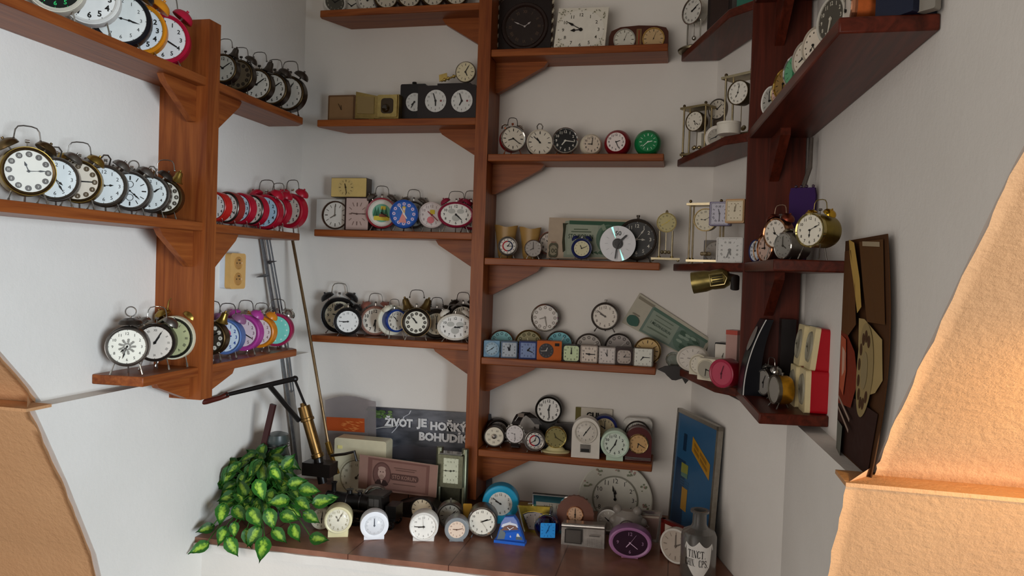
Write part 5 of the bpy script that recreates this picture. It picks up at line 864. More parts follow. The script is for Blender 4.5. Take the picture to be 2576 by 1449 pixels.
# silver frame clock, red frame with round clock
s=Sheet([(1605,1284),(1667,1288),(1655,1366),(1600,1360)],sillY(1630,1362),SILL); s.P[2]=(s.P[2][0],0); s.P[3]=(s.P[3][0],0); o=T('frame_clock','narrow silver picture-frame clock beside the purple oval one','clock',s.o); b=B(); s.slab(b,.012,'m:a09a90'); s.rect(b,.0,.0,1,.09,CHR); s.rect(b,.0,.92,1,1,CHR); s.rect(b,.92,0,1,1,STL); b.build('frame',o); b=B(); s.rect(b,.08,.14,.9,.9,'8a7068'); s.rect(b,.1,.16,.88,.22,'b5a898'); b.build('dial',o); x,zz=s.at(.5,.5); hands(o,s.h*.28,(10,40),'c9c0b4',cz=zz,cx=x,w=.04,y=-.004)
p=meet(1660,1390,('Z',SILL)); q=meet(1727,1424,('Z',SILL)); d_=q-p; th=math.atan2(d_.y,d_.x); W=d_.length; o=T('picture_frame','dark red wooden frame holding a pale card, turned sideways near the bottle','frame',p,th); H=.105; b=B()
for a_,b_ in (((0,0,0),(.012,.012,H)),((W-.012,0,0),(W,.012,H)),((0,0,H-.012),(W,.012,H)),((0,0,0),(W,.012,.01))): b.box(a_,b_,'5c1a14')
b.build('frame',o); b=B(); b.box((.012,.005,.01),(W-.012,.008,H-.012),'c2b6a6'); b.build('card',o)
p=meet(1700,1425,('Z',SILL)); c=meet(1696,1375,('Y',p.y)); C('white-rimmed grey round clock standing before the dark red frame, half behind the bottle',('Y',p.y+.02),SILL,1700,1377,40,28,case='b5aca0',bz='dcd6cc',dial='b5a89a',ink='8a7e72',num='tick',t=(2,0),hc='6a6058',legs=None,rim=1.12,bw=1.09,d=.02,group='clocks along the front of the sill')
# bottle
p=meet(1757,1449,('Z',SILL)); Y=p.y; c=meet(1757,1380,('Y',Y)); k=c.dot(FW)/FPX; R=44*k; o=T('apothecary_bottle','old clear glass apothecary bottle with a shield label reading TINCT. CHIN. CPS.','bottle',(c.x,Y,SILL)); hs=meet(1755,1335,('Y',Y)).z-SILL; ht=meet(1755,1282,('Y',Y)).z-SILL; g='f:aaa59d'
m=M('f:aaa59d'); 
for nd in m.node_tree.nodes:
    if nd.type=='MIX_SHADER' and not nd.inputs[0].is_linked: nd.inputs[0].default_value=.16
b=B(); b.lathe([(0,.002),(R*.94,0),(R,.006),(R,hs-.012),(R*.9,hs),(R*.5,hs+.010),(R*.40,hs+.02),(R*.38,ht-.008),(R*.52,ht-.006),(R*.52,ht),(R*.34,ht),(R*.32,hs+.02)],g,(0,0,0),(0,0,1),n=40); b.build('bottle',o)
b=B(); lw=R*.86; z1=hs-.012; z0=z1-2.2*R
def onb(x,zz,e=0): a_=x/R; return (R*1.004*sin(a_)+e*sin(a_),-(R*1.004+e)*cos(a_),zz)
sh=[(0,z0),(.35*lw,z0+.25*R),(.75*lw,z0+.75*R),(.98*lw,z0+1.3*R),(1.0*lw,z0+1.75*R),(.9*lw,z0+2.05*R)]+[(lw*(.9-.9*i/6),z0+2.05*R-.28*R*sin(pi*i/6)+.1*R*i/6) for i in range(1,7)]
lo_,hi_=sh[:6],sh[5:]
def ip(P,x):
    P=sorted(P)
    for (a_,c_),(e_,g_) in zip(P,P[1:]):
        if a_<=x<=e_: return c_+(g_-c_)*(x-a_)/max(1e-9,e_-a_)
    return P[-1][1] if x>P[-1][0] else P[0][1]
lo_=[q for q in lo_ if q[0]<=lw*.985]+[(lw,z0+1.7*R)]; n=36; vs=[]
for i in range(n+1):
    x=-lw+2*lw*i/n; vs+=[onb(x,ip(lo_,abs(x))),onb(x,max(ip(hi_,min(abs(x),.9*lw)) if abs(x)<=.9*lw else z0+(2.05-3*(abs(x)/lw-.9))*R,ip(lo_,abs(x))))]
b.add(vs,[(2*i,2*i+2,2*i+3,2*i+1) for i in range(n)],'p:d5d2cc')
# condensed serif lettering drawn from strokes
SER={'T':[(0,.9,1,1),(.38,0,.62,1),(.25,0,.75,.06),(0,.75,.08,1),(.92,.75,1,1)],'I':[(.3,0,.7,1),(.1,0,.9,.06),(.1,.94,.9,1)],'N':[(.1,0,.2,1),(.8,0,.9,1),'d',(0,0,.3,.05),(0,.95,.25,1),(.7,.95,1,1)],'H':[(.05,0,.3,1),(.7,0,.95,1),(.3,.46,.7,.54),(0,0,.38,.05),(.62,0,1,.05),(0,.95,.38,1),(.62,.95,1,1)],
 'C':[(.05,.15,.32,.85),(.15,.85,.45,.95),(.3,.94,.75,1),(.15,.05,.45,.15),(.3,0,.75,.06),(.8,.7,.95,.95),(.8,.06,.95,.25),(.7,.9,.9,.97),(.7,.03,.9,.1)],'P':[(.1,0,.36,1),(0,0,.48,.05),(0,.95,.6,1),(.7,.58,.98,.9),(.5,.9,.85,1),(.36,.47,.85,.56)],'S':[(.05,.6,.3,.9),(.2,.9,.75,1),(.72,.72,.88,.95),(.2,.48,.5,.66),(.45,.36,.75,.54),(.7,.1,.95,.42),(.25,0,.8,.09),(.08,.05,.24,.28)],'.':[(.3,0,.65,.13)]}
def serif(st,zc,h,w,sl):
    x=-len(st)*w/2
    for ch in st:
        cw=w*(.5 if ch in'.I' else 1)
        for q in SER.get(ch,[]):
            P=[(.12,1),(.35,1),(.88,0),(.66,0)] if q=='d' else [(q[0],q[1]),(q[2],q[1]),(q[2],q[3]),(q[0],q[3])]
            b.add([onb(x+a_*cw*.9,zc+(c_-.5)*h+sl*(x+a_*cw),.0003) for a_,c_ in P],[(0,1,2,3)],'17130f')
        x+=cw
serif('TINCT.',z0+1.42*R,.42*R,.205*R,-.05); serif('CHIN. CPS.',z0+.93*R,.40*R,.158*R,-.05); b.build('label',o)
# blue framed picture
p0=meet(1702,1026,('Y',2.50)); p1=meet(1806,1068,('Y',2.22)); o=T('framed_poster','silver-framed blue poster with a slanted yellow label, leaning in the corner of the sill','poster',(p0.x-.012,2.50,SILL),math.atan2(p1.y-p0.y,p1.x-p0.x),None,rad(-3)); W=math.hypot(p1.x-p0.x,p1.y-p0.y); H=p0.z-SILL
b=B(); f=.012
for a_,b_ in (((0,-.004,0),(f*.6,.012,H)),((W-f,-.004,0),(W,.012,H)),((0,-.004,H-f),(W,.012,H)),((0,-.004,0),(W,.012,f))): b.box(a_,b_,'m:9a948a')
b.build('frame',o); b=B(); b.flat([(f*.5,f),(W-f,f),(W-f,H-f),(f*.5,H-f)],.001,'2a5a80')
def pr(u,v): return (u*W,H*(1-v))
def pp(uv,y,mt): b.flat([pr(*q) for q in uv],y,mt)
pp([(.06,.4),(.3,.4),(.32,1),(.04,1)],.0006,'1c3a58'); pp([(.2,.18),(.28,.18),(.28,.32),(.2,.32)],.0003,'15304a'); pp([(.2,.42),(.37,.42),(.37,.5),(.2,.5)],.0002,'8a8c3c'); pp([(.21,.5),(.37,.49),(.37,.53),(.21,.53)],.0001,'5a7a6a'); pp([(.26,.61),(.4,.61),(.4,.79),(.26,.79)],.0002,'a87c2c'); pp([(.42,.17),(.86,.31),(.86,.43),(.42,.285)],.0001,'b58324')
sl=-.4*H/W*.30
for u0,u1,v in ((.47,.58,.222),(.62,.78,.268),(.47,.6,.262),(.63,.8,.312)): pp([(u0,v-.012),(u1,v-.012+(u1-u0)*.32),(u1,v+.014+(u1-u0)*.32),(u0,v+.014)],-.0003,'8a6220')
for i in range(3): pp([(.2,.55+.02*i),(.42,.55+.02*i),(.42,.56+.02*i),(.2,.56+.02*i)],.0003,'26506f'); 
b.build('print',o)
# ---- pump, rods, plank, jar behind the plant
BR='m:70552f'
def M3(x,y,Y): return meet(x,y,('Y',Y))
Yp=2.27; o=T('brass_pump','old brass hand pump with black iron lever and wooden grip, behind the plant','pump',M3(812,1215,2.27)); L=o.location.copy()
def rel(v): return v-L
A=rel(M3(764,1022,Yp)); Bq=rel(M3(800,1150,Yp)); ax=(Bq-A); ln=ax.length; b=B(); r=.0185
b.lathe([(0,-.012),(r*.5,-.012),(r*.6,0),(r*1.12,0),(r*1.12,.04),(r*1.25,.042),(r*1.25,.05),(r,.052),(r,ln-.014),(r*1.15,ln-.012),(r*1.15,ln),(r*.8,ln+.004),(0,ln+.004)],BR,A,ax,n=24); b.build('cylinder',o)
b=B(); b.tube([Bq,rel(M3(812,1215,Yp))],.016,'17120f',12); b.box(tuple(rel(M3(770,1190,Yp))-Vector((0,.03,.0))),tuple(rel(M3(840,1165,Yp))+Vector((0,.03,0))),'17120f'); b.build('foot_valve',o)
b=B(); b.tube([rel(M3(742,956,2.24)),rel(M3(768,1020,Yp))],.0045,'1b1716',8); b.build('piston_rod',o)
b=B(); b.tube([rel(M3(567,994,2.02)),rel(M3(650,974,2.12)),rel(M3(745,952,2.24))],[.0065,.008,.0095],'191615',8); b.ball(rel(M3(742,953,2.235)),.011,'191615',10); b.build('lever',o)
b=B(); b.tube([rel(M3(676,968,2.15)),rel(M3(752,1058,Yp-.005))],.0085,'191615',8); b.build('brace',o)
b=B(); b.tube([rel(M3(573,992,2.03)),rel(M3(552,1001,2.01)),rel(M3(520,1009,1.97)),rel(M3(497,1014,1.945)),rel(M3(486,1012,1.935))],[.010,.0085,.010,.0085,.005],'4a1c14',12); b.build('grip',o)
o=T('brass_rod','long brass spray lance leaning from the sill up to the middle shelf end','rod',M3(852,1200,2.36)); L=o.location.copy(); b=B(); b.tube([rel(M3(735,600,2.45)),rel(M3(770,790,2.41)),rel(M3(826,1118,2.375))],.0055,'m:7a6448',10); b.build('tube',o); b=B(); b.tube([rel(M3(824,1112,2.377)),rel(M3(832,1140,2.373)),rel(M3(833,1143,2.373)),rel(M3(850,1192,2.36))],[.010,.011,.008,.0075],'m:8f6f34',12); b.build('nozzle',o); b=B(); b.tube([rel(M3(834,1146,2.31)),rel(M3(868,1142,2.29)),rel(M3(892,1136,2.28)),rel(M3(897,1160,2.28))],.005,'1f1812',8); b.build('trigger',o)
o=T('rod_bundle','bundle of slim grey metal rods with small clamps leaning against the white wall','rods',meet(750,1190,('X',-1.375))); L=o.location.copy()
def ml(x,y,X=-1.425): return rel(meet(x,y,('X',X)))
for dx,rr in ((0,.0065),(13,.0035),(20,.003)): b=B(); b.tube([ml(657+dx,595),ml(702+dx,850,-1.392),ml(725+dx*.8,1000,-1.37),ml(748+dx*.5,1180,-1.365)],rr,'m:8d8f92',8); b.build('rod',o)
for x,y,l in ((672,660,24),(668,693,-22),(725,905,44)): b=B(); b.tube([ml(x,y,-1.415),ml(x+l,y-(3 if l>0 else -4),-1.40)],[.006,.001],'m:6a6a6c',6); b.ball(ml(x+6,y,-1.413),.007,'m:6a6a6c',8); b.build('clamp',o)
b=B(); b.tube([ml(730,985,-1.378),ml(741,1060,-1.376),ml(750,1190,-1.37)],[.012,.017,.018],'f:a59c90',12); b.build('glass_sleeve',o)
o=T('wooden_plank','dark red-brown narrow plank leaning behind the plant','plank',M3(650,1160,2.16)); L=o.location.copy(); p,q=rel(M3(648,1180,2.16)),rel(M3(685,1018,2.16)); u=(q-p).normalized(); w_=Vector((u.z,0,-u.x))*.009; b=B(); b.add([p-w_,p+w_,q+w_,q-w_]+[v+Vector((0,.012,0)) for v in (p-w_,p+w_,q+w_,q-w_)],[(0,1,2,3),(7,6,5,4),(0,4,5,1),(1,5,6,2),(2,6,7,3),(3,7,4,0)],'3c1e1e'); b.build('plank',o)
c=M3(697,1130,2.2); k=c.dot(FW)/FPX; o=T('preserving_jar','dark glass preserving jar with a wire clip lid behind the plant','jar',(c.x,2.2,SILL)); H=M3(697,1092,2.2).z-SILL; R=27*k; b=B(); b.lathe([(0,0),(R*1.15,0),(R*1.2,.01),(R*1.2,H*.72),(R*.95,H*.84),(R*.95,H*.9),(0,H*.9)],'f:3a4442',(0,0,0),(0,0,1)); b.build('jar',o); b=B(); b.lathe([(0,H*.9),(R*1.05,H*.9),(R*1.08,H*.94),(R*1.0,H),(R*.4,H*1.03),(0,H*1.03)],'f:4a5654',(0,0,0),(0,0,1)); b.build('lid',o); b=B(); b.tube([(R*1.12*cos(t),R*1.12*sin(t),H*.86) for t in [i*2*pi/20 for i in range(20)]],.0018,STL,6,True); b.build('wire_clip',o)
# ---- plant
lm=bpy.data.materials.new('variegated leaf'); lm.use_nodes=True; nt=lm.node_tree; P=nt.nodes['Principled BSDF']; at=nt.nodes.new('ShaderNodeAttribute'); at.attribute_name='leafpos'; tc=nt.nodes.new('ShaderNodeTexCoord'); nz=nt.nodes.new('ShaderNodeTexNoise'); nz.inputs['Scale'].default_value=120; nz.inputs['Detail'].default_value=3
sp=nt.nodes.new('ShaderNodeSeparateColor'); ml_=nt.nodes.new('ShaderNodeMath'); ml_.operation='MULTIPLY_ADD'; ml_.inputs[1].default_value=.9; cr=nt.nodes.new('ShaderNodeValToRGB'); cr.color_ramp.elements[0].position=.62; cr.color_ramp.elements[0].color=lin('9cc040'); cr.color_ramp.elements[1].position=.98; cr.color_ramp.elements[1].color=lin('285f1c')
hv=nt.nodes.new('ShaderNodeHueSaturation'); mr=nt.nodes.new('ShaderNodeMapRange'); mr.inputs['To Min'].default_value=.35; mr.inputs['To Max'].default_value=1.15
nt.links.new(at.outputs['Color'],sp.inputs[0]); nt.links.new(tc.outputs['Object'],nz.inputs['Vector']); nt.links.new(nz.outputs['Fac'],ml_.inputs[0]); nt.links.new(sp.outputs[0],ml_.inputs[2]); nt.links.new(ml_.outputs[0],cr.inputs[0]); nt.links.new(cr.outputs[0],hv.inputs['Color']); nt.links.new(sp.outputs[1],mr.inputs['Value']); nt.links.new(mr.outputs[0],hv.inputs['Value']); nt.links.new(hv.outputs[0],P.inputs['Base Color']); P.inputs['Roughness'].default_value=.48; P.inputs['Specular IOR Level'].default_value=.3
pc=meet(645,1318,('Z',SILL)); o=T('potted_plant','bushy green plant with yellow-hearted leaves spilling over the end of the sill','plant',(pc.x,pc.y+.02,SILL)); L=o.location.copy()
b=B(); b.lathe([(0,0),(.05,0),(.058,.075),(.063,.078),(.063,.09),(.054,.09),(.052,.08),(0,.08)],'3a2a20',(0,0,0),(0,0,1)); b.build('pot',o)
random.seed(11); V=[];F=[];Cc=[]; ST=B()
def leaf(c,n,d,s,br,wv=.78):
    n=n.normalized(); d=(d-n*d.dot(n)).normalized(); e=d.cross(n); k0=len(V); m=9
    for i in range(m+1):
        t=i/m; w=s*wv*(sin(pi*min(1,t*1.06)**.72))*(1-.1*t)*(1+.025*(1 if i%2 else -1)*(0<i<m)); 
        for j in range(-3,4):
            q=j/3; V.append(c+d*(s*1.25*(t-.42))+e*(w*q*.5)+n*(s*(.12*abs(q)-.26*(t-.4)**2)+.018*s*cos(j*2+i*2.2)))
            Cc.append((min(1,max(abs(q),abs(t-.45)*1.5)),br,0,1))
    for i in range(m):
        for j in range(6): a_=k0+i*7+j; F.append((a_,a_+1,a_+8,a_+7))
cd=lambda p:(-p).normalized()
RTv,UPv2=RT,UP
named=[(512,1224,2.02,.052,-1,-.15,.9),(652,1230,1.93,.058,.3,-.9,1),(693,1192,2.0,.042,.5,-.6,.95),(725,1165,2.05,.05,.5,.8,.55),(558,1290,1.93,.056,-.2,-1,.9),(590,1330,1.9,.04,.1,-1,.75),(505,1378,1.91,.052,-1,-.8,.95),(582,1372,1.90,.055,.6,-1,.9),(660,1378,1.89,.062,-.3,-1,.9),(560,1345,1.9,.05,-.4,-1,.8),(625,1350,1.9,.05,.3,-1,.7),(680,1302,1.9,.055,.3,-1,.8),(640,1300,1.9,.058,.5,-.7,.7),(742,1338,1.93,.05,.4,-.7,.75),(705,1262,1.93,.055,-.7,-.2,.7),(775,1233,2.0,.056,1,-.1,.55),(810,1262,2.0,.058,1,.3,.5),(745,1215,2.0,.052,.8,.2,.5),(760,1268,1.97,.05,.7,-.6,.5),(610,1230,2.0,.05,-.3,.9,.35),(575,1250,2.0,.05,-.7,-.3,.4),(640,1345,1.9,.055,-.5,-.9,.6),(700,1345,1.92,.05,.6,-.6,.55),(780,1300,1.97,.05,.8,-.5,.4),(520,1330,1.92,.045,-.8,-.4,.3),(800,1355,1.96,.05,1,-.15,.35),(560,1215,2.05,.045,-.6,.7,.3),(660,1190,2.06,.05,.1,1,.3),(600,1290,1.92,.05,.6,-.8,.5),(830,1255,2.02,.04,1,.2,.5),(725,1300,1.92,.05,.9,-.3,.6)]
base=Vector((0,0,.08))
for x,y,Y,s,dx,dz,br in named:
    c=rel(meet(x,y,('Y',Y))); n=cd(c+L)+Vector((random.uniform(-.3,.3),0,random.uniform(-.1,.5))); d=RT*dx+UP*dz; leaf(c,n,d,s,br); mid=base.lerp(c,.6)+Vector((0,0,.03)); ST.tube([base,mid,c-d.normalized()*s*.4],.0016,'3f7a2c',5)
for i in range(170):
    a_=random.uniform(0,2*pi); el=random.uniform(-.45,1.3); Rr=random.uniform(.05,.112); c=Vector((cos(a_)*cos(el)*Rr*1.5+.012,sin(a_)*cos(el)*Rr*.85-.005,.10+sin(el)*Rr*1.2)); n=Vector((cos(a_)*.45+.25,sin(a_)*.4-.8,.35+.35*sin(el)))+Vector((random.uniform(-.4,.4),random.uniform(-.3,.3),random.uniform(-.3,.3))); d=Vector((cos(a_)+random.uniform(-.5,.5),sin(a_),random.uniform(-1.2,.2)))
    w=c+L
    if w.x<-1.375 or w.z<SILL+.014: continue
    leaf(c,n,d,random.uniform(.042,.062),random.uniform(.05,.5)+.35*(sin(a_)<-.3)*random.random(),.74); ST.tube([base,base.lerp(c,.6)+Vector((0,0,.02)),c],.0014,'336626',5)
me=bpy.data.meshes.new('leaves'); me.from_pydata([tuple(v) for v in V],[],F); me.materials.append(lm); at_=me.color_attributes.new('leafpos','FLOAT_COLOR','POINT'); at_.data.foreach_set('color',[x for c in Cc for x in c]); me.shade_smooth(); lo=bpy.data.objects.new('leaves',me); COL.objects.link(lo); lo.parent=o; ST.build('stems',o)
# ---- socket on the wall
c=meet(597,682,('X',-1.405)); k=c.dot(FW)/FPX; W=.042; o=T('wall_socket','beige double power socket on the white wall below the red clocks','socket',(XL,c.y,c.z),pi/2); b=B(); H=.058
b.prism(rrect(W*.98,H*.98,.006,3),'y',-.020,0,'d8dade'); b.build('back_box',o); b=B(); b.prism(rrect(W,H,.010,4),'y',-.040,-.020,'d9a964'); b.build('cover',o)
for s_ in (1,-1):
    b=B(); b.lathe([(.020,0),(.021,-.0015),(.019,-.0025),(.017,.0)],'c29150',(0,-.04,s_*.026)); b.flat(circ(.0175,20,cz=s_*.026),-.0404,'b5854a'); [b.flat(circ(.0026,8,cx=x,cz=s_*.026),-.0408,'3a2814') for x in (-.008,.008)]; b.tube([(0,-.047,s_*.026+.010),(0,-.038,s_*.026+.010)],.002,STL,6); b.build('outlet',o)
# ---- brass spot lamp on the post
c=meet(1800,708,('Y',2.15)); k=c.dot(FW)/FPX; a=meet(1742,712,('Y',2.165)); e=meet(1836,698,('Y',2.15)); o=T('spot_lamp','brass clip spotlight with slotted vents below the corner board','lamp',meet(1850,700,('Y',2.10))); L=o.location.copy(); A,E_=rel(a),rel(e); ax=E_-A; ln=ax.length; r=.031; b=B()
b.lathe([(r*.92,.004),(r*1.0,0),(r*.98,ln*.35),(r*.86,ln*.5),(r*.9,ln*.58),(r*.92,ln*.82),(r*.7,ln*.97),(r*.3,ln*1.03),(0,ln*1.04)],'m:8c7d4a',A,ax,n=30); b.lathe([(0,.02),(r*.9,.015)],'3a3424',A,ax,n=20); b.build('lamp_shade',o)
nrm=(cd(c)-ax.normalized()*cd(c).dot(ax.normalized())).normalized(); sd=ax.normalized().cross(nrm); b=B()
for i in range(4): p=A+ax*.56+nrm*r*.97+sd*(i-1.5)*.007; q=A+ax*.84+nrm*r*.95+sd*(i-1.5)*.007; b.tube([p,q],.0016,'2a2416',6)
fr_=[A+ax*f+nrm*r*.96+sd*s_ for f,s_ in ((.5,.016),(.86,.016),(.95,0),(.86,-.016),(.5,-.016))]; b.tube(fr_,.0018,'m:c2b07a',6,True); b.build('vents',o)
b=B(); b.tube([E_,Vector((0,0,0)),Vector((.0,.01,-.03))],.012,'1c1512',10); b.build('clip',o)
# ---- things on the dark boards
z=.402
c=meet(1965,222,RN); o,W,H=block('white_cube_clock','white plastic cube behind the chrome-rimmed clock on the second dark board','clock',('P',(.262,2.02),(.30,1.2)),z,1958,222,40,70,50,.03,'cfc9c0','case'); b=B(); b.flat(circ(W*.75,24,cz=H*.5),-.0008,'a8a39a'); b.build('dial',o)
block('storage_box','dark navy blue box at the outer end of the second dark board','box',('P',(.26,2.06),(.30,1.2)),z,2252,-60,110,150,40,.05,'141a30','box')
block('storage_box','slim grey box against the wall beside the navy box','box',('P',(.315,2.06),(.335,1.2)),z,2330,-40,50,90,30,.015,'8a847a','box')
c=meet(2017,520,('P',(.288,2.0),(.33,1.2))); k=c.dot(FW)/FPX; o=T('fabric_pouch','purple pouch hanging by a cord on the wall behind the twin-bell clocks','pouch',(c.x,c.y,.05),math.atan2(-c.x,c.y)-rad(15)); h0=meet(2017,472,('Y',c.y)).z-.05; W=32*k; b=B(); 
b.prism([(-W*.45,.0),(W*.35,.0),(W*.95,h0*.55),(W,h0*.9),(W*.9,h0),(-W*.9,h0),(-W,h0*.9),(-W*.95,h0*.5)],'y',0,.014,'p:3a2354'); b.build('pouch',o); b=B(); [b.ball((x*W,0,h0+.003),.004,'m:6a5a6a',8) for x in (-.5,-.1,.3,.8)]; b.build('studs',o)
q=meet(2034,352,('P',(.305,2.06),(.365,1.1))); b=B(); b.tube([(0,.004,h0),(.012,.012,h0+.05),(.012,.012,h0+.125)],.006,'m:6a625c',8); b.build('cord',o)
z=-.300
c=Vector((.166,2.012,0)); k=c.dot(FW)/FPX; o=T('curved_clock','tall black curved desk clock with a thin white line along its edge','clock',(c.x,c.y,z),-rad(84)); Hh=190*k; b=B()
pr_=[(0,0)]+[(.012*0-.045*(i/10)**2*-1,Hh*i/10) for i in range(11)]
front=[(.0+.05*(i/10)**2,Hh*i/10) for i in range(11)]; back=[(p[0]+.05*(1-.55*(i/10)),p[1]) for i,p in enumerate(front)]
b.prism(front+back[::-1],'x',-.03,.03,'15161c'); b.build('case',o)
b=B(); [b.add([(.0305,p[0]+.002,p[1]),(.0305,p[0]+.005,p[1]),(.0305,q[0]+.005,q[1]),(.0305,q[0]+.002,q[1])],[(0,1,2,3)],'d8d6d2') for p,q in zip(front,front[1:])]; b.build('edge_line',o)
b=B(); zc=Hh*.74; yy=.05*.74**2; b.add([(.024*cos(t),yy-.0015+.1*.74/Hh*.032*sin(t),zc+.032*sin(t)) for t in [i*2*pi/28 for i in range(28)]],[tuple(range(28))],'8a857f'); b.build('dial',o)
def flip(label,x,y0,y1,X0,Yn,Z0,Hc,side,tl=0,w=.07):
    o=T('flip_clock',label,'clock',(X0,Yn,Z0),rad(-88),'beige-fronted clocks stacked by the wall',0,0); o.rotation_euler[0]=tl
    b=B(); b.prism(rrect(w/2,Hc/2,.008,3,-w/2,Hc/2),'y',.012,.050,side); b.build('body',o)
    b=B(); b.prism(rrect(w/2,Hc/2,.006,3,-w/2,Hc/2),'y',0,.012,'d8c99c'); b.build('front',o); b=B(); b.lathe([(.0,-.0005),(Hc*.30,-.0005),(Hc*.34,-.004),(Hc*.37,0)],'8f8a78',(-w/2,0,Hc*.52),n=28,sx=.8); b.build('dial',o); hands(o,Hc*.3,(10,20),'5a5648',cz=Hc*.52,cx=-w/2,y=-.005)
p=Vector((.288,1.768,-.3))
flip('red-backed beige clock, bottom one of the stack nearest the room edge',0,0,0,p.x,p.y,-.30,.098,'a8101e'); flip('red-backed beige clock leaning back on top of the other red one',0,0,0,p.x+.008,p.y+.004,-.2015,.098,'a8101e',rad(-6)); flip('beige clock at the bottom of the stack, farther from the edge',0,0,0,p.x-.010,p.y+.074,-.30,.098,'8a1c20'); flip('blue-backed beige clock on top of the stack, farther from the edge',0,0,0,p.x-.004,p.y+.079,-.2015,.098,'1f4a5c',rad(-6))
b=B(); q=meet(2018,805,('Y',2.01)); o=T('speaker_box','black box standing between the dark post and the stacked beige clocks','box',(.285,2.01,-.3)); b.box((-.022,0,0),(.014,.045,q.z+.3),'1a1413'); b.build('body',o)
# ---- phone poster on the wall, rolled paper
p=meet(2112,800,('P',(.295,2.06),(.338,1.1))); Yf,Yn=1.615,1.335; dX=(.365-.30)/-1.06; o=T('phone_poster','curled brown poster of a beige dial telephone standing on the wall ledge','poster',(.344-.016,Yf,LED),-pi/2+math.atan2(.043,1)); W=.285; H=.425; b=B()
def bow(zz): return .02*sin(pi*min(1,max(0,zz/H)))
def outline(u0,u1,v0,v1,n=14): return [(u0*W,H*(1-v0)+(H*(v0-v1))*i/n) for i in range(n+1)]+[(u1*W,H*(1-v1)-(H*(v0-v1))*i/n) for i in range(n+1)]
b.prism([(x,zz) for x,zz in outline(0,1,0,1)],'y',.0,.002,'p:4a2e18')
def pz(uv,mt,l): b.flat([(u*W,H*(1-v)) for u,v in uv],-.0004-.00012*l,mt)
pz([(.0,.05),(.3,.05),(.45,.2),(.5,.38),(.3,.44),(0,.44)],'p:5d3a1c',1); pz([(.22,.0),(.42,.02),(.56,.18),(.6,.3),(.52,.33),(.42,.2),(.3,.1)],'p:b5924c',2); pz([(.55,.02),(.95,.02),(.95,.36),(.7,.36),(.62,.2)],'p:55381d',2)
pz([(0,.43),(.3,.44),(.5,.5),(.6,.62),(.5,.75),(0,.78)],'p:7a2c18',3); pz([(.02,.45),(.24,.46),(.3,.6),(.24,.72),(.06,.7)],'p:b5583a',4); pz([(.1,.5),(.26,.52),(.26,.6),(.14,.64)],'p:c9a08a',5)
pz([(.56,.35),(.66,.35),(.92,.42),(.96,.58),(.88,.64),(.74,.67),(.62,.6),(.57,.46)],'p:a08a5c',3); cx_,cv=.70,.565
b.flat([(cx_*W+.13*W*cos(t),H*(1-cv)+.3*W*sin(t)) for t in [i*2*pi/30 for i in range(30)]],-.0012,'p:8f7c54'); b.flat([(cx_*W+.05*W*cos(t),H*(1-cv)+.12*W*sin(t)) for t in [i*2*pi/20 for i in range(20)]],-.0014,'p:8a7a58')
for i in range(10): t=rad(60+28*i); b.flat([(cx_*W+.09*W*cos(t)+.022*W*cos(q),H*(1-cv)+.215*W*sin(t)+.04*W*sin(q)) for q in [j*2*pi/10 for j in range(10)]],-.0014,'p:4a3220')
pz([(0,.72),(.6,.7),(.95,.72),(.95,.99),(0,.99)],'p:35201a',2)
for v in (.74,.79): pz([(.02,v),(.5,v+.06),(.5,v+.075),(.02,v+.015)],'p:a08a7a',4)
pz([(.0,.86),(.3,.86),(.3,1),(.0,1)],'p:6a6a60',3); pz([(.62,.02),(.9,.03),(.9,.05),(.62,.04)],'p:9a8a70',4)
b.v=[(x+(x/W)*(-.052+.05*sin(pi*zz/H)+.030*zz/H),y-.012*sin(pi*min(1,max(0,x/W))),zz) for x,y,zz in b.v]; b.build('print',o)
c=meet(2192,1110,('P',(.322,2.06),(.37,1.1))); o=T('paper_roll','thin rolled brown paper standing on the wall ledge beside the telephone poster','paper roll',(c.x-.008,c.y,LED)); b=B(); b.lathe([(0,0),(.008,0),(.008,.17),(.005,.17),(.005,.02),(0,.02)],'p:8a5c38',(0,0,0),(.03,.05,1),n=14); b.build('roll',o)
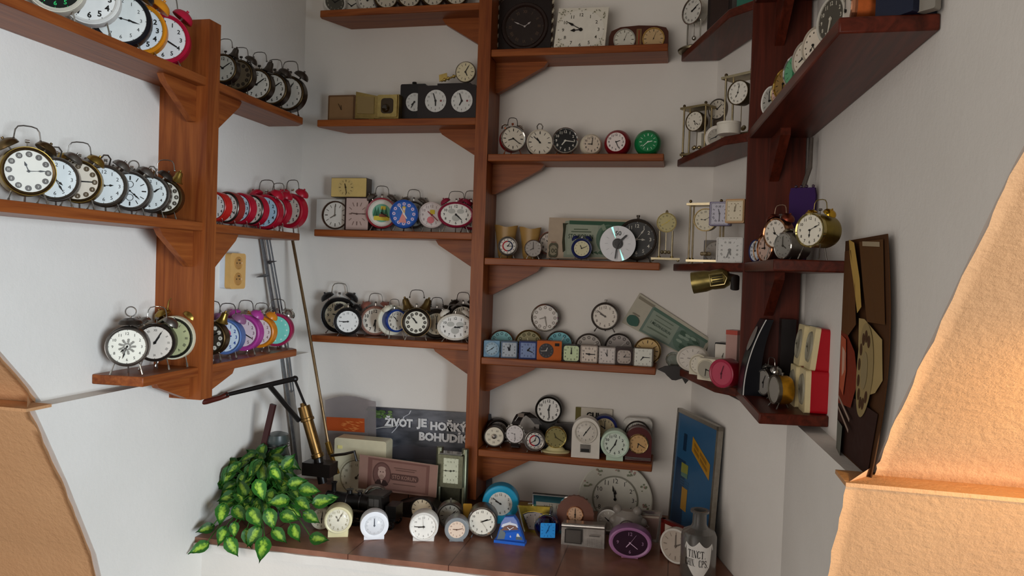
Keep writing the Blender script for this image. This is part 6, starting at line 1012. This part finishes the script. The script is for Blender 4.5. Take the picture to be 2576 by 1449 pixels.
# ---------------------------------------------------------------- light
def area(name,loc,tgt,w,h,e,col):
    l=bpy.data.lights.new(name,'AREA'); l.shape='RECTANGLE'; l.size=w; l.size_y=h; l.energy=e; l.color=col; o=bpy.data.objects.new(name,l); COL.objects.link(o); o.location=loc; o.rotation_euler=(Vector(tgt)-Vector(loc)).to_track_quat('-Z','Y').to_euler(); return o
area('window_light',(3.0,-1.1,-.25),(-1.44,1.5,-.15),1.7,1.5,165,(.79,.9,1.0))
area('fill_light',(-1.5,-1.6,-.3),(-.1,2.2,-.4),2.6,1.9,37,(1,.92,.85))  # soft warm fill added unseen behind the camera to brighten back and right walls
l=bpy.data.lights.new('wall_lamp','SPOT'); l.energy=4.2; l.color=(1,.74,.46); l.spot_size=rad(120); l.spot_blend=.8; l.shadow_soft_size=.05; lo=bpy.data.objects.new('wall_lamp',l); COL.objects.link(lo); lo.location=(.98,.62,-.20); lo.rotation_euler=(Vector((.70,1.4,-.25))-lo.location).to_track_quat('-Z','Y').to_euler()
l=bpy.data.lights.new('wall_lamp_glow','SPOT'); l.energy=8; l.color=(1,.68,.26); l.spot_size=rad(140); l.spot_blend=.9; l.shadow_soft_size=.03; lo=bpy.data.objects.new('wall_lamp_glow',l); COL.objects.link(lo); lo.location=(.74,1.0,-.10); lo.rotation_euler=(Vector((.62,1.38,-.36))-lo.location).to_track_quat('-Z','Y').to_euler()
for x,y in ((-.75,-.2),(-.15,-.25)):
    l=bpy.data.lights.new('ceiling_spot','POINT'); l.energy=1.6; l.color=(1,.9,.76); l.shadow_soft_size=.03; lo=bpy.data.objects.new('ceiling_spot',l); COL.objects.link(lo); lo.location=(x,y,.62)
w=bpy.data.worlds.new('world'); SC.world=w; w.use_nodes=True; bg=w.node_tree.nodes['Background']; bg.inputs[0].default_value=(.95,.93,.92,1); bg.inputs[1].default_value=.05
vs=SC.view_settings; vs.view_transform='Standard'; vs.look='None'; vs.gamma=1; vs.exposure=.4; vs.use_curve_mapping=False
SC.cycles.max_bounces=7; SC.cycles.transparent_max_bounces=12; SC.cycles.use_denoising=True
